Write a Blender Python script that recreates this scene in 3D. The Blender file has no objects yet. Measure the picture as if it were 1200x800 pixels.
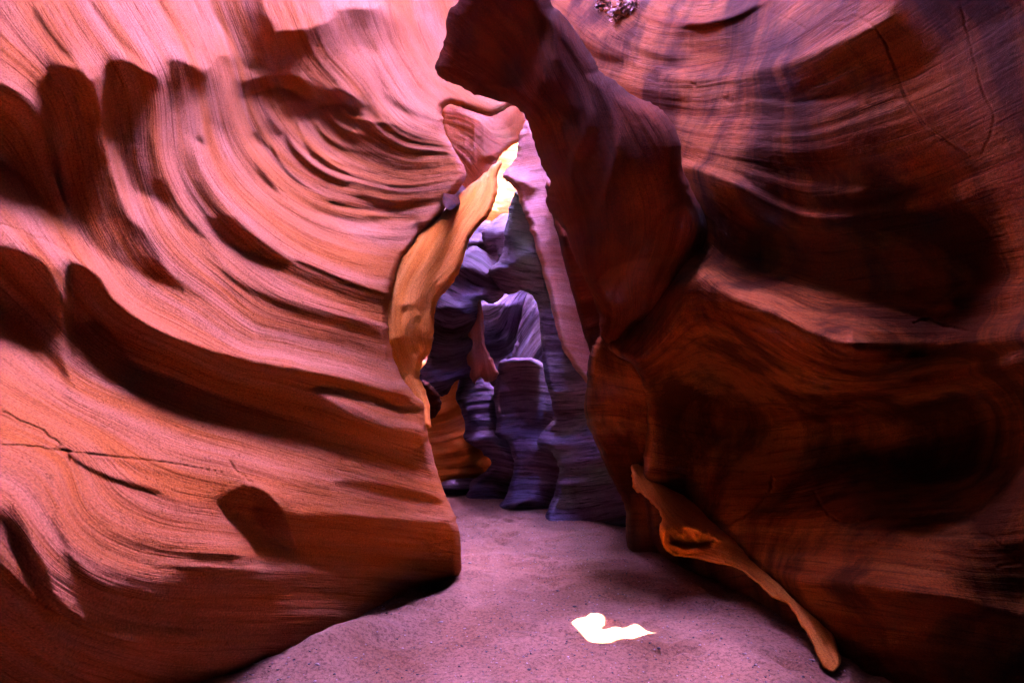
import bpy, math
import numpy as np

# ------------------------------------------------------------------ camera, sky, sun, exposure
scene = bpy.context.scene
COL = scene.collection
F = 700.0            # focal length in photo pixels (photo 1200 x 800)
HORIZON = 480.0
PITCH = math.atan((HORIZON - 400.0) / F)
CAM_H = 1.30
cd = bpy.data.cameras.new('camera')
cam = bpy.data.objects.new('camera', cd)
COL.objects.link(cam)
cam.location = (0, 0, CAM_H)
cam.rotation_euler = (math.pi / 2 + PITCH, 0, 0)
cd.sensor_width = 36.0
cd.lens = 36.0 * F / 1200.0
cd.clip_start = 0.05
cd.clip_end = 400
scene.camera = cam

SUN_DIR = np.array([-0.13, 0.42, 0.90]); SUN_DIR /= np.linalg.norm(SUN_DIR)   # towards the sun
sun_el = math.asin(SUN_DIR[2]); sun_az = math.atan2(SUN_DIR[0], SUN_DIR[1])
world = bpy.data.worlds.new('World'); scene.world = world
world.use_nodes = True
nt = world.node_tree; nt.nodes.clear()
sky = nt.nodes.new('ShaderNodeTexSky'); sky.sky_type = 'NISHITA'; sky.sun_disc = False
sky.sun_elevation = sun_el; sky.sun_rotation = sun_az
sky.ozone_density = 3.0; sky.air_density = 1.0; sky.dust_density = 1.0
tint = nt.nodes.new('ShaderNodeMix'); tint.data_type = 'RGBA'; tint.blend_type = 'MULTIPLY'
tint.inputs[0].default_value = 1.0
tint.inputs[7].default_value = (1.25, 0.82, 1.80, 1)     # the photograph's magenta white balance
bg = nt.nodes.new('ShaderNodeBackground'); bg.inputs[1].default_value = 0.15
wo = nt.nodes.new('ShaderNodeOutputWorld')
nt.links.new(sky.outputs[0], tint.inputs[6]); nt.links.new(tint.outputs[2], bg.inputs[0]); nt.links.new(bg.outputs[0], wo.inputs[0])

sd = bpy.data.lights.new('sun', 'SUN'); sd.energy = 5.0; sd.angle = math.radians(0.15); sd.color = (1.0, 0.93, 0.82)
so = bpy.data.objects.new('sun', sd); COL.objects.link(so)
from mathutils import Vector
so.rotation_euler = Vector(SUN_DIR).to_track_quat('Z', 'Y').to_euler()
so.location = (0, 0, 30)

scene.view_settings.view_transform = 'Standard'
scene.view_settings.look = 'None'
scene.view_settings.gamma = 1.0
scene.view_settings.exposure = 8.4
scene.render.engine = 'CYCLES'
scene.cycles.max_bounces = 8
scene.cycles.diffuse_bounces = 1
scene.cycles.glossy_bounces = 1
scene.cycles.caustics_reflective = False
scene.cycles.caustics_refractive = False
scene.cycles.use_denoising = True
scene.cycles.sample_clamp_indirect = 6.0

# ------------------------------------------------------------------ helpers
rng = np.random.default_rng(7)
cp, sp = math.cos(PITCH), math.sin(PITCH)

def ray(px, py):
    """world direction with unit depth along the optical axis"""
    cx = (px - 600.0) / F; cy = (400.0 - py) / F
    return np.stack([cx, cp - sp * cy, sp + cp * cy], -1)

def unproject(px, py, D):
    return np.array([0, 0, CAM_H]) + ray(px, py) * np.asarray(D)[..., None]

def floor_depth(px, py):
    r = ray(np.asarray(px, float), np.asarray(py, float))
    return CAM_H / np.maximum(-r[..., 2], 1e-3)

def tps(pts, vals, X, Y, smooth=1e-4):
    P = np.asarray(pts, float) / 100.0; v = np.asarray(vals, float); n = len(P)
    def U(r2): return 0.5 * r2 * np.log(r2 + 1e-9)
    d2 = ((P[:, None] - P[None]) ** 2).sum(-1)
    A = np.zeros((n + 3, n + 3)); A[:n, :n] = U(d2) + np.eye(n) * smooth
    A[:n, n] = 1; A[:n, n + 1:] = P; A[n, :n] = 1; A[n + 1:, :n] = P.T
    w = np.linalg.solve(A, np.concatenate([v, [0, 0, 0]]))
    # evaluate on a coarse grid, then interpolate
    xs, ys = X[0], Y[:, 0]
    cx = np.linspace(xs[0], xs[-1], max(8, len(xs) // 8)); cy = np.linspace(ys[0], ys[-1], max(8, len(ys) // 8))
    GX, GY = np.meshgrid(cx / 100, cy / 100)
    out = w[n] + w[n + 1] * GX + w[n + 2] * GY
    for i in range(n):
        out += w[i] * U((GX - P[i, 0]) ** 2 + (GY - P[i, 1]) ** 2)
    tmp = np.stack([np.interp(xs, cx, row) for row in out])
    fy = np.interp(ys, cy, np.arange(len(cy))); i0 = np.minimum(fy.astype(int), len(cy) - 2); f = (fy - i0)[:, None]
    return tmp[i0] * (1 - f) + tmp[i0 + 1] * f

def gblur(A, s):
    if s < 0.3: return A
    r = int(3 * s) + 1
    k = np.exp(-0.5 * (np.arange(-r, r + 1) / s) ** 2); k /= k.sum()
    B = np.pad(A, ((r, r), (r, r)), mode='edge')
    C = np.zeros_like(A[:, :1] * np.zeros((1, B.shape[1])))
    C = sum(k[i] * B[i:i + A.shape[0], :] for i in range(2 * r + 1))
    return sum(k[i] * C[:, i:i + A.shape[1]] for i in range(2 * r + 1))

def noise2(X, Y, scale, seed, octs=3, aniso=1.0):
    """smooth value noise, -1..1"""
    out = np.zeros_like(X, dtype=float); amp = 1.0; tot = 0
    r = np.random.default_rng(seed)
    for o in range(octs):
        T = r.uniform(-1, 1, (256, 256))
        u = X / scale + 91.7 + 13 * o; v = Y / (scale * aniso) + 37.1 + 7 * o
        iu = np.floor(u).astype(int); iv = np.floor(v).astype(int)
        fu = u - iu; fv = v - iv; fu = fu * fu * (3 - 2 * fu); fv = fv * fv * (3 - 2 * fv)
        g = lambda a, b: T[(iv + b) % 256, (iu + a) % 256]
        out += amp * ((g(0, 0) * (1 - fu) + g(1, 0) * fu) * (1 - fv) + (g(0, 1) * (1 - fu) + g(1, 1) * fu) * fv)
        tot += amp; amp *= 0.5; scale = scale / 2
    return out / tot

def inside(poly, X, Y):
    P = np.asarray(poly, float); c = np.zeros(X.shape, bool)
    for (x0, y0), (x1, y1) in zip(P, np.roll(P, -1, 0)):
        if y0 == y1: continue
        m = ((y0 > Y) != (y1 > Y)) & (X < (x1 - x0) * (Y - y0) / (y1 - y0) + x0)
        c ^= m
    return c

def spline(pts, closed=False, n=6):
    P = np.asarray(pts, float)
    if len(P) < 3: return np.concatenate([P[:1] + (P[1:2] - P[:1]) * t for t in np.linspace(0, 1, n * 2)[:, None, None]]) if False else P
    if closed: Q = np.concatenate([P[-1:], P, P[:2]])
    else: Q = np.concatenate([2 * P[:1] - P[1:2], P, 2 * P[-1:] - P[-2:-1]])
    out = []
    m = len(P) if closed else len(P) - 1
    for i in range(m):
        p0, p1, p2, p3 = Q[i:i + 4]
        for t in np.arange(n) / n:
            out.append(0.5 * ((2 * p1) + (-p0 + p2) * t + (2 * p0 - 5 * p1 + 4 * p2 - p3) * t * t + (-p0 + 3 * p1 - 3 * p2 + p3) * t ** 3))
    if not closed: out.append(P[-1])
    return np.array(out)

def dist_poly(line, X, Y, closed=False, nearest=False):
    L = np.asarray(line, float)
    A = L if closed else L[:-1]; B = np.roll(L, -1, 0) if closed else L[1:]
    best = np.full(X.shape, 1e18); tt = np.zeros(X.shape); NX = np.zeros(X.shape); NY = np.zeros(X.shape)
    n = len(A)
    for i in range(n):
        d = B[i] - A[i]; l2 = max(d @ d, 1e-9)
        t = np.clip(((X - A[i, 0]) * d[0] + (Y - A[i, 1]) * d[1]) / l2, 0, 1)
        qx = A[i, 0] + t * d[0]; qy = A[i, 1] + t * d[1]
        d2 = (X - qx) ** 2 + (Y - qy) ** 2
        m = d2 < best
        best = np.where(m, d2, best); tt = np.where(m, (i + t) / n, tt)
        if nearest: NX = np.where(m, qx, NX); NY = np.where(m, qy, NY)
    if nearest: return np.sqrt(best), NX, NY
    return np.sqrt(best), tt

def dct_poisson(gx, gy, lam):
    """least squares integration of (gx, gy) with a pull to zero of weight lam (per px^2)"""
    H, W = gx.shape
    # even extension and an FFT
    fx = np.zeros((H, W)); fx[:, :-1] += gx[:, :-1]; fx[:, 1:] -= gx[:, :-1]
    fy = np.zeros((H, W)); fy[:-1] += gy[:-1]; fy[1:] -= gy[:-1]
    div = fx + fy
    E = np.concatenate([div, div[::-1]], 0); E = np.concatenate([E, E[:, ::-1]], 1)
    FE = np.fft.rfft2(E)
    ky = np.fft.fftfreq(2 * H) * 2 * np.pi; kx = np.fft.rfftfreq(2 * W) * 2 * np.pi
    den = (2 * np.cos(ky)[:, None] - 2) + (2 * np.cos(kx)[None] - 2) - lam
    den[0, 0] = -max(lam, 1e-6)
    return np.fft.irfft2(FE / den, s=E.shape)[:H, :W]

def set_props(o, label=None, cat=None, group=None, kind=None):
    if label: o['label'] = label
    if cat: o['category'] = cat
    if group: o['group'] = group
    if kind: o['kind'] = kind
    return o

def mesh_from_arrays(name, V, Q, mat, attrs=None, smooth=True):
    me = bpy.data.meshes.new(name)
    V = np.ascontiguousarray(V, dtype=np.float32); Q = np.ascontiguousarray(Q, dtype=np.int32)
    k = Q.shape[1]
    me.vertices.add(len(V)); me.vertices.foreach_set('co', V.ravel())
    me.loops.add(Q.size); me.loops.foreach_set('vertex_index', Q.ravel())
    me.polygons.add(len(Q)); me.polygons.foreach_set('loop_start', np.arange(0, Q.size, k, dtype=np.int32))
    me.polygons.foreach_set('loop_total', np.full(len(Q), k, dtype=np.int32))
    if smooth: me.polygons.foreach_set('use_smooth', np.ones(len(Q), dtype=bool))
    me.update(calc_edges=True)
    for an, av in (attrs or {}).items():
        a = me.attributes.new(an, 'FLOAT', 'POINT'); a.data.foreach_set('value', np.ascontiguousarray(av, dtype=np.float32))
    if mat: me.materials.append(mat)
    me.validate()
    o = bpy.data.objects.new(name, me); COL.objects.link(o)
    return o

class Paint:
    """slopes of a carved rock face, laid out as patches and strokes"""
    def __init__(s, X, Y, base, step):
        s.X, s.Y, s.step = X, Y, step
        s.T = np.full(X.shape, float(base)); s.D = np.ones(X.shape)
    def _box(s, P, pad):
        xs, ys = s.X[0], s.Y[:, 0]
        i0, i1 = np.searchsorted(xs, [P[:, 0].min() - pad, P[:, 0].max() + pad]); j0, j1 = np.searchsorted(ys, [P[:, 1].min() - pad, P[:, 1].max() + pad])
        return slice(max(j0, 0), max(j1, j0 + 1)), slice(max(i0, 0), max(i1, i0 + 1))
    def poly(s, pts, v, blur=4, v2=None, a=None, b=None, det=None, op=1.0):
        P = spline(pts, True, 4); jj, ii = s._box(P, 3 * blur + 4)
        X, Y = s.X[jj, ii], s.Y[jj, ii]
        if X.size < 4: return
        wx = X + 1.6 * noise2(X, Y, 9, 3, 2); wy = Y + 1.6 * noise2(X, Y, 9, 4, 2)
        m = gblur(inside(P, wx, wy).astype(float), blur * .62 / s.step) * op
        val = v
        if v2 is not None:
            ax, ay = a; bx, by = b; d2 = (bx - ax) ** 2 + (by - ay) ** 2
            t = np.clip(((X - ax) * (bx - ax) + (Y - ay) * (by - ay)) / d2, 0, 1); val = v + (v2 - v) * t
        s.T[jj, ii] = s.T[jj, ii] * (1 - m) + val * m
        if det is not None: s.D[jj, ii] = s.D[jj, ii] * (1 - m) + det * m
    def line(s, pts, v, w=5, v2=None, add=False, op=1.0):
        P = spline(pts, False, 5); jj, ii = s._box(P, 3 * w)
        X, Y = s.X[jj, ii], s.Y[jj, ii]
        if X.size < 4: return
        d, t = dist_poly(P, X, Y)
        m = np.exp(-0.5 * (d / w) ** 2) * np.minimum(1, np.minimum(t, 1 - t) * 8 + 0.15) * op
        val = v if v2 is None else v + (v2 - v) * t
        if add: s.T[jj, ii] += val * m
        else: s.T[jj, ii] = s.T[jj, ii] * (1 - m) + val * m

def noise1(s, seed, n=4096):
    r = np.random.default_rng(seed); T = r.uniform(-1, 1, n)
    i = np.floor(s).astype(int); f = s - i; f = f * f * (3 - 2 * f)
    return T[i % n] * (1 - f) + T[(i + 1) % n] * f

def strata(sv, X, Y, seed, freq=1.0):
    """ledge-like relief that runs along the bedding coordinate sv (1 unit = 100 px)"""
    a = np.zeros_like(sv)
    wob = 0.035 * noise2(X, Y, 120, seed + 5, 2)
    for k, (f, am) in enumerate(((3.5, .8), (9, .8), (20, .8), (42, .6), (80, .35))):
        m = 0.5 + 0.5 * noise2(X, Y, 150 / (1 + .4 * k), seed + 20 + k, 2)
        m = np.clip(m * 1.6 - 0.1, 0, 1.3)
        a += am * m * noise1((sv + wob) * f * freq + 100 * k + 500, seed + k)
    return a

def rock(name, outline, box, depth, paint, flow, mat, label, cat, group=None, base=0.0, k=1.0, lx=0.4, lam=1 / 380.0 ** 2,
         detail=0.35, step=1.5, seed=1, curl=14, curl_d=0.25, thick=0.8, grooves=(), anchor=0.0, parent=None, dfreq=1.0, coarse_out=4, jag=1.0, sink=None, bumps=0.006):
    x0, y0, x1, y1 = box
    xs = np.arange(x0, x1 + step, step); ys = np.arange(y0, y1 + step, step)
    X, Y = np.meshgrid(xs, ys)
    D = tps([p[:2] for p in depth], [p[2] for p in depth], X, Y)
    sv = tps([p[:2] for p in flow], [p[2] for p in flow], X, Y, 1e-3)
    P = Paint(X, Y, base, step)
    paint(P)
    T = P.T
    st = strata(sv, X, Y, seed, dfreq)
    T = T + detail * st * P.D
    T = T + 0.10 * noise2(X, Y, 60, seed + 3, 3)
    ang = np.clip(T, -1.6, 1.6) * k
    Dm = gblur(D, 20)
    g = ang * Dm / F * step
    h = dct_poisson(g * lx, -g * math.sqrt(max(0.05, 1 - lx * lx)), lam * step * step)
    if anchor:
        hs = gblur(h, 8)
        jx = np.clip(np.searchsorted(xs, [p[0] for p in depth]), 0, len(xs) - 1); jy = np.clip(np.searchsorted(ys, [p[1] for p in depth]), 0, len(ys) - 1)
        h = h - anchor * tps([p[:2] for p in depth], hs[jy, jx], X, Y, 1e-2)
    for pts, w, dd in grooves:
        L = spline(pts, False, 4); jit = np.random.default_rng(seed + len(pts)).normal(0, 0.8, L.shape); L = L + jit
        dist, t = dist_poly(L, X, Y)
        ww = .75 * w * (0.6 + 0.8 * np.abs(noise2(X, Y, 25, seed + 9, 2)) * 2) * np.clip(np.minimum(t, 1 - t) * 10, .25, 1)
        h = h + .55 * dd * np.exp(-(dist / ww) ** 2)
    h = h + bumps * noise2(X, Y, 14, seed + 50, 3) * Dm / 4
    D = np.maximum(D + h, 0.5)
    if outline is None:
        used = np.ones(X.shape, bool)
    else:
        O = spline(outline, True, 6)
        # small irregularities along the outline
        r = np.random.default_rng(seed + 77); nrm = np.roll(O, -1, 0) - np.roll(O, 1, 0); nrm = np.stack([nrm[:, 1], -nrm[:, 0]], 1) / (np.linalg.norm(nrm, axis=1)[:, None] + 1e-6)
        O = O + nrm * (r.normal(0, 0.55, len(O)) * jag)[:, None]
        ins = inside(O, X, Y)
        dist, NX, NY = dist_poly(O, X, Y, True, True)
        dd = np.where(ins, dist, 0)
        u = np.clip(1 - dd / curl, 0, 1)
        D = D + curl_d * (1 - np.sqrt(np.maximum(1 - u * u, 0.0)))
        used = ins.copy()
        cell = ins[:-1, :-1] | ins[1:, :-1] | ins[:-1, 1:] | ins[1:, 1:]
        vert = np.zeros_like(ins); vert[:-1, :-1] |= cell; vert[1:, :-1] |= cell; vert[:-1, 1:] |= cell; vert[1:, 1:] |= cell
        snap = vert & ~ins
        X = np.where(snap, NX, X); Y = np.where(snap, NY, Y)
        used = vert
    # thin out the grid beyond the frame
    def pick(a, lo, hi):
        idx = np.arange(len(a)); keep = ((a >= lo) & (a <= hi)) | (idx % coarse_out == 0); keep[0] = keep[-1] = True
        return idx[keep]
    if outline is None:
        ix = pick(xs, -12, 1212); iy = pick(ys, -12, 812)
        g2 = np.ix_(iy, ix); X, Y, D, sv, used = X[g2], Y[g2], D[g2], sv[g2], used[g2]
        TT = T[g2]
        cell = used[:-1, :-1] & used[1:, :-1] & used[:-1, 1:] & used[1:, 1:]
    else:
        TT = T
    V = unproject(X, Y, D)
    hh, ww_ = X.shape
    idx = np.arange(hh * ww_).reshape(hh, ww_)
    q = np.stack([idx[:-1, :-1], idx[1:, :-1], idx[1:, 1:], idx[:-1, 1:]], -1)[cell]
    # border edges -> a side skirt and a back
    n0 = hh * ww_
    back = unproject(X, Y, D + thick)
    Vall = np.concatenate([V.reshape(-1, 3), back.reshape(-1, 3)])
    qb = q[:, ::-1] + n0
    e = np.concatenate([q[:, [0, 1]], q[:, [1, 2]], q[:, [2, 3]], q[:, [3, 0]]])
    key = np.sort(e, 1); kk = key[:, 0].astype(np.int64) * (2 * n0) + key[:, 1]
    _, inv, cnt = np.unique(kk, return_inverse=True, return_counts=True)
    be = e[cnt[inv] == 1]
    qs = np.stack([be[:, 1], be[:, 0], be[:, 0] + n0, be[:, 1] + n0], -1)
    Q = np.concatenate([q, qb, qs])
    uniq, inv = np.unique(Q, return_inverse=True)
    Vn = Vall[uniq]; Qn = inv.reshape(Q.shape)
    s2 = np.concatenate([sv.ravel(), sv.ravel()])[uniq]
    o = mesh_from_arrays(name, Vn, Qn, mat, {'strata': s2})
    set_props(o, label, cat, group, 'thing')
    if parent: o.parent = parent
    return o

# ------------------------------------------------------------------ materials
def rock_mat(name, pale, mid, dark, band=1.0, bump=0.35, rough=0.85, varnish_shade=0.0):
    m = bpy.data.materials.new(name); m.use_nodes = True
    n = m.node_tree; N = n.nodes; L = n.links; N.clear()
    out = N.new('ShaderNodeOutputMaterial'); bs = N.new('ShaderNodeBsdfPrincipled')
    bs.inputs['Roughness'].default_value = rough
    bs.inputs['Specular IOR Level'].default_value = 0.02
    L.new(bs.outputs[0], out.inputs[0])
    at = N.new('ShaderNodeAttribute'); at.attribute_name = 'strata'
    geo = N.new('ShaderNodeNewGeometry')
    sepp = N.new('ShaderNodeSeparateXYZ'); L.new(geo.outputs['Position'], sepp.inputs[0])
    def vec(fs, fp):
        mm = N.new('ShaderNodeMath'); mm.operation = 'MULTIPLY'; mm.inputs[1].default_value = fs; L.new(at.outputs['Fac'], mm.inputs[0])
        my = N.new('ShaderNodeMath'); my.operation = 'MULTIPLY'; my.inputs[1].default_value = fp; L.new(sepp.outputs['X'], my.inputs[0])
        mz = N.new('ShaderNodeMath'); mz.operation = 'MULTIPLY_ADD'; mz.inputs[1].default_value = fp; L.new(sepp.outputs['Y'], mz.inputs[0])
        mq = N.new('ShaderNodeMath'); mq.operation = 'MULTIPLY'; mq.inputs[1].default_value = fp * .6; L.new(sepp.outputs['Z'], mq.inputs[0]); L.new(mq.outputs[0], mz.inputs[2])
        c = N.new('ShaderNodeCombineXYZ'); L.new(mm.outputs[0], c.inputs[0]); L.new(my.outputs[0], c.inputs[1]); L.new(mz.outputs[0], c.inputs[2])
        return c.outputs[0]
    def noise(v, sc=1.0, det=4, r=0.6):
        t = N.new('ShaderNodeTexNoise'); t.inputs['Scale'].default_value = sc; t.inputs['Detail'].default_value = det; t.inputs['Roughness'].default_value = r
        L.new(v, t.inputs['Vector']); return t.outputs['Fac']
    broad = noise(vec(5, .5), 1, 3, .5)
    fine = noise(vec(15, 2.6), 1, 5, .68)
    lines = noise(vec(30, 1.7), 1, 3, .6)
    blotch = noise(geo.outputs['Position'], 1.6, 4, .55)
    grain = noise(geo.outputs['Position'], 120, 4, .75)
    pits = noise(geo.outputs['Position'], 34, 3, .7)
    def mix(a, b, fac, bt='MIX'):
        x = N.new('ShaderNodeMix'); x.data_type = 'RGBA'; x.blend_type = bt
        if isinstance(fac, float): x.inputs[0].default_value = fac
        else: L.new(fac, x.inputs[0])
        for k, q in ((6, a), (7, b)):
            if isinstance(q, tuple): x.inputs[k].default_value = (*q, 1)
            else: L.new(q, x.inputs[k])
        return x.outputs[2]
    def ramp(v, lo, hi, a=0.0, b=1.0):
        r = N.new('ShaderNodeMapRange'); r.inputs[1].default_value = lo; r.inputs[2].default_value = hi; r.inputs[3].default_value = a; r.inputs[4].default_value = b
        L.new(v, r.inputs[0]); return r.outputs[0]
    c1 = mix(pale, mid, ramp(broad, .38, .62))
    c2 = mix(c1, dark, ramp(fine, .52, .74, 0, .6 * band))
    c3 = mix(c2, pale, ramp(fine, .30, .44, .30 * band, 0))
    c4 = mix(c3, mid, ramp(blotch, .5, .7, 0, .45))
    g = mix((.45, .45, .45), (1.5, 1.5, 1.5), ramp(grain, .3, .7))
    c4 = mix(c4, dark, ramp(lines, .58, .66, 0, .38 * band))
    c4 = mix(c4, pale, ramp(lines, .36, .42, .35, 0))
    c4 = mix(c4, dark, ramp(pits, .66, .72, 0, .5))
    if varnish_shade:      # darkens the rock in place of missing shade, as vertical runs of desert varnish
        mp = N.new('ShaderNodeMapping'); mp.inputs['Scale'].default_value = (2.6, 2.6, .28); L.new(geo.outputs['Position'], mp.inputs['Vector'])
        c4 = mix(c4, tuple(c * .35 for c in dark), ramp(noise(mp.outputs[0], 1, 5, .6), .42, .60, 0, varnish_shade))
    c5 = mix(c4, g, 1.0, 'MULTIPLY')
    L.new(c5, bs.inputs['Base Color'])
    b1 = N.new('ShaderNodeBump'); b1.inputs['Strength'].default_value = bump; b1.inputs['Distance'].default_value = 0.02
    hs = N.new('ShaderNodeMath'); hs.operation = 'ADD'; L.new(fine, hs.inputs[0])
    hl = N.new('ShaderNodeMath'); hl.operation = 'MULTIPLY'; hl.inputs[1].default_value = -.2; L.new(ramp(lines, .54, .64), hl.inputs[0]); L.new(hl.outputs[0], hs.inputs[1])
    hp = N.new('ShaderNodeMath'); hp.operation = 'ADD'; L.new(hs.outputs[0], hp.inputs[0])
    hq = N.new('ShaderNodeMath'); hq.operation = 'MULTIPLY'; hq.inputs[1].default_value = -.3; L.new(ramp(pits, .62, .74), hq.inputs[0]); L.new(hq.outputs[0], hp.inputs[1])
    L.new(hp.outputs[0], b1.inputs['Height'])
    b2 = N.new('ShaderNodeBump'); b2.inputs['Strength'].default_value = 0.5; b2.inputs['Distance'].default_value = 0.006
    L.new(grain, b2.inputs['Height']); L.new(b1.outputs[0], b2.inputs['Normal'])
    L.new(b2.outputs[0], bs.inputs['Normal'])
    return m

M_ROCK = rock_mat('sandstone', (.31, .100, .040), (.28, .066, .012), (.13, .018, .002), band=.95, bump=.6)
M_RIGHT = rock_mat('sandstone_red', (.155, .042, .010), (.10, .018, .0018), (.03, .003, .0005), bump=.5, band=1.2, varnish_shade=.8)  # low base colour and streaks stand in for deep shade
M_WARM_LIT = rock_mat('sandstone_warm_lit', (.55, .175, .030), (.46, .115, .010), (.26, .04, .003), bump=.5)  # warm bounce glow put into the rock colour
M_SKY_VIOLET = rock_mat('sandstone_sky_violet', (.11, .070, .10), (.05, .022, .030), (.012, .003, .004), band=2.3, bump=.6)  # blue cast of the skylight put into the rock colour
M_DARK = rock_mat('sandstone_brown', (.095, .017, .004), (.07, .010, .002), (.03, .004, .001), bump=.4, varnish_shade=.6)
M_ROSE = rock_mat('sandstone_rose', (.34, .13, .09), (.27, .08, .04), (.13, .03, .012), bump=.5)
M_EDGE = rock_mat('sandstone_edge', (.44, .13, .022), (.36, .085, .008), (.18, .028, .002), bump=.5)
M_LOW_BOUNCE = rock_mat('low_bounce_rock', (.12, .05, .03), (.10, .04, .02), (.06, .02, .01))  # darkened so the enclosing walls and slabs throw less bounce light

# ------------------------------------------------------------------ left wall
def paint_left(P):
    p, l = P.poly, P.line
    # top pink slope and its ribs
    p([(-60, -300), (300, -300), (290, 0), (288, 75), (262, 86), (238, 82), (205, 64), (190, 88), (140, 68), (118, 95), (95, 78), (60, 78), (30, 100), (-60, 90)], .75, 5, det=.8)
    l([(25, -10), (55, 45), (85, 80), (112, 98)], 1.2, 4); l([(32, 0), (62, 45), (92, 76)], .2, 2.5)
    l([(95, -10), (130, 45), (165, 78), (188, 92)], 1.2, 4); l([(103, -5), (138, 42), (175, 76)], .1, 2.5)
    l([(170, -20), (195, 20), (222, 55), (238, 84)], 1.1, 4); l([(180, -10), (205, 25), (232, 60)], .15, 2.5)
    l([(235, -20), (258, 35), (285, 72)], 1.1, 4)
    # far left hollow
    p([(-60, 80), (0, 98), (22, 112), (45, 142), (58, 185), (74, 235), (90, 275), (78, 264), (50, 232), (20, 202), (-10, 182), (-60, 170)], -.6, 4, -.9, (10, 190), (75, 180), det=1.2)
    l([(18, 98), (42, 118), (60, 150), (68, 200), (84, 255), (95, 285)], .9, 4)
    p([(-80, 190), (0, 190), (40, 232), (90, 280), (160, 350), (200, 380), (130, 340), (80, 292), (30, 272), (-80, 250)], .8, 4)
    # hollow 1 and 2
    p([(66, 80), (90, 80), (108, 95), (119, 118), (123, 165), (138, 212), (155, 262), (160, 300), (135, 305), (108, 285), (90, 262), (74, 220), (60, 165), (57, 125)], -1.0, 5, -.55, (90, 120), (140, 300), det=.8)
    l([(118, 98), (125, 130), (128, 168), (148, 225), (170, 275), (205, 325)], .95, 4.5)
    p([(128, 78), (145, 69), (170, 81), (188, 94), (191, 116), (184, 150), (190, 182), (214, 238), (238, 274), (205, 264), (172, 236), (152, 214), (138, 170), (128, 130)], -.95, 4, -.25, (160, 110), (210, 270))
    l([(190, 96), (185, 140), (187, 175), (205, 225), (235, 270)], .7, 3)
    p([(160, 228), (190, 240), (240, 290), (330, 350), (400, 380), (330, 372), (250, 340), (190, 290)], .75, 7)
    # hollow 3 and 4
    p([(193, 85), (206, 67), (236, 85), (239, 97), (229, 130), (227, 162), (240, 205), (262, 244), (282, 272), (252, 264), (216, 228), (201, 192), (191, 150)], -.75, 4, -.1, (215, 90), (240, 250))
    l([(196, 100), (190, 140), (197, 185), (215, 232)], .5, 3)
    p([(240, 84), (262, 62), (270, 78), (259, 120), (246, 150), (241, 168), (228, 160), (232, 120)], -1.6, 3)
    l([(262, 70), (262, 92), (250, 118), (240, 150), (250, 185), (265, 212), (290, 240), (335, 280), (400, 315), (455, 330)], .95, 4)
    p([(264, 100), (276, 88), (282, 130), (294, 168), (312, 198), (296, 206), (272, 176), (256, 145)], -.6, 4, -.1, (270, 95), (295, 190))
    # stone streams running down to the right
    p([(95, 262), (165, 262), (200, 322), (240, 352), (190, 330), (145, 312), (115, 292)], -.45, 6)
    l([(225, 250), (243, 290), (270, 325), (312, 348), (362, 366), (420, 382), (460, 397)], -.35, 5)
    l([(230, 275), (262, 330), (312, 362), (380, 385), (455, 410)], .1, 5)
    p([(235, 252), (285, 257), (315, 284), (342, 306), (310, 301), (270, 286)], -.55, 4)
    l([(283, 256), (315, 280), (350, 306), (400, 326), (458, 343)], .95, 4)
    l([(340, 302), (400, 327), (456, 347)], -.7, 2.2)
    p([(345, 312), (400, 333), (458, 352), (458, 372), (400, 352), (350, 330)], .1, 5)
    p([(290, 235), (330, 265), (400, 300), (460, 320), (458, 290), (400, 280), (340, 250), (300, 215)], .85, 5)
    # roof patch above the bowl
    p([(240, -80), (305, -80), (305, 0), (318, 25), (328, 38), (328, 55), (288, 76), (272, 45), (245, 5)], -.6, 3, -1.2, (260, 20), (320, 20))
    l([(246, -10), (272, 45), (288, 74)], -.4, 3)
    p([(310, -200), (460, -200), (448, 8), (410, 10), (385, 22), (360, 32), (330, 36), (318, 18)], 1.0, 3)
    p([(326, 38), (362, 33), (388, 22), (400, 11), (446, 13), (432, 50), (440, 112), (400, 116), (360, 108), (322, 92), (318, 60)], -.45, 3, -.25, (350, 40), (430, 90), det=.5)
    p([(288, 66), (318, 62), (322, 75), (300, 82), (286, 78)], -.95, 3)
    p([(424, 15), (452, 12), (456, 45), (440, 64), (426, 50)], -1.1, 6)
    # the bowl with its stacked rims
    p([(284, 112), (300, 100), (330, 98), (362, 116), (400, 108), (432, 118), (520, 168), (545, 205), (530, 232), (480, 252), (420, 252), (370, 240), (330, 214), (300, 178), (287, 148)], .05, 5, det=1.9)
    p([(284, 100), (296, 90), (330, 87), (352, 92), (364, 104), (370, 118), (350, 112), (325, 103), (305, 106), (286, 116)], -1.4, 2.5)
    p([(288, 116), (308, 106), (330, 104), (345, 112), (322, 122), (305, 140), (293, 150)], -.35, 3)
    p([(296, 156), (310, 144), (326, 124), (345, 117), (364, 122), (374, 112), (384, 118), (362, 132), (345, 136), (330, 150), (316, 168), (304, 172)], -1.2, 2.5)
    p([(380, 108), (398, 104), (420, 118), (418, 128), (398, 120), (380, 122)], -1.1, 3)
    arcs = [[(290, 168), (318, 206), (370, 236), (430, 250), (520, 241)], [(300, 140), (323, 186), (375, 221), (440, 233), (530, 219)], [(328, 132), (343, 166), (385, 201), (445, 214), (538, 196)],
            [(350, 142), (368, 172), (405, 189), (450, 196), (525, 180)], [(364, 127), (378, 152), (410, 171), (450, 177), (515, 164)], [(383, 126), (394, 142), (420, 154), (460, 159), (505, 150)], [(398, 120), (410, 133), (430, 140), (462, 142)],
            [(312, 160), (335, 196), (380, 228), (450, 240)], [(340, 122), (356, 158), (395, 194), (448, 205), (500, 200)]]
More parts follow.
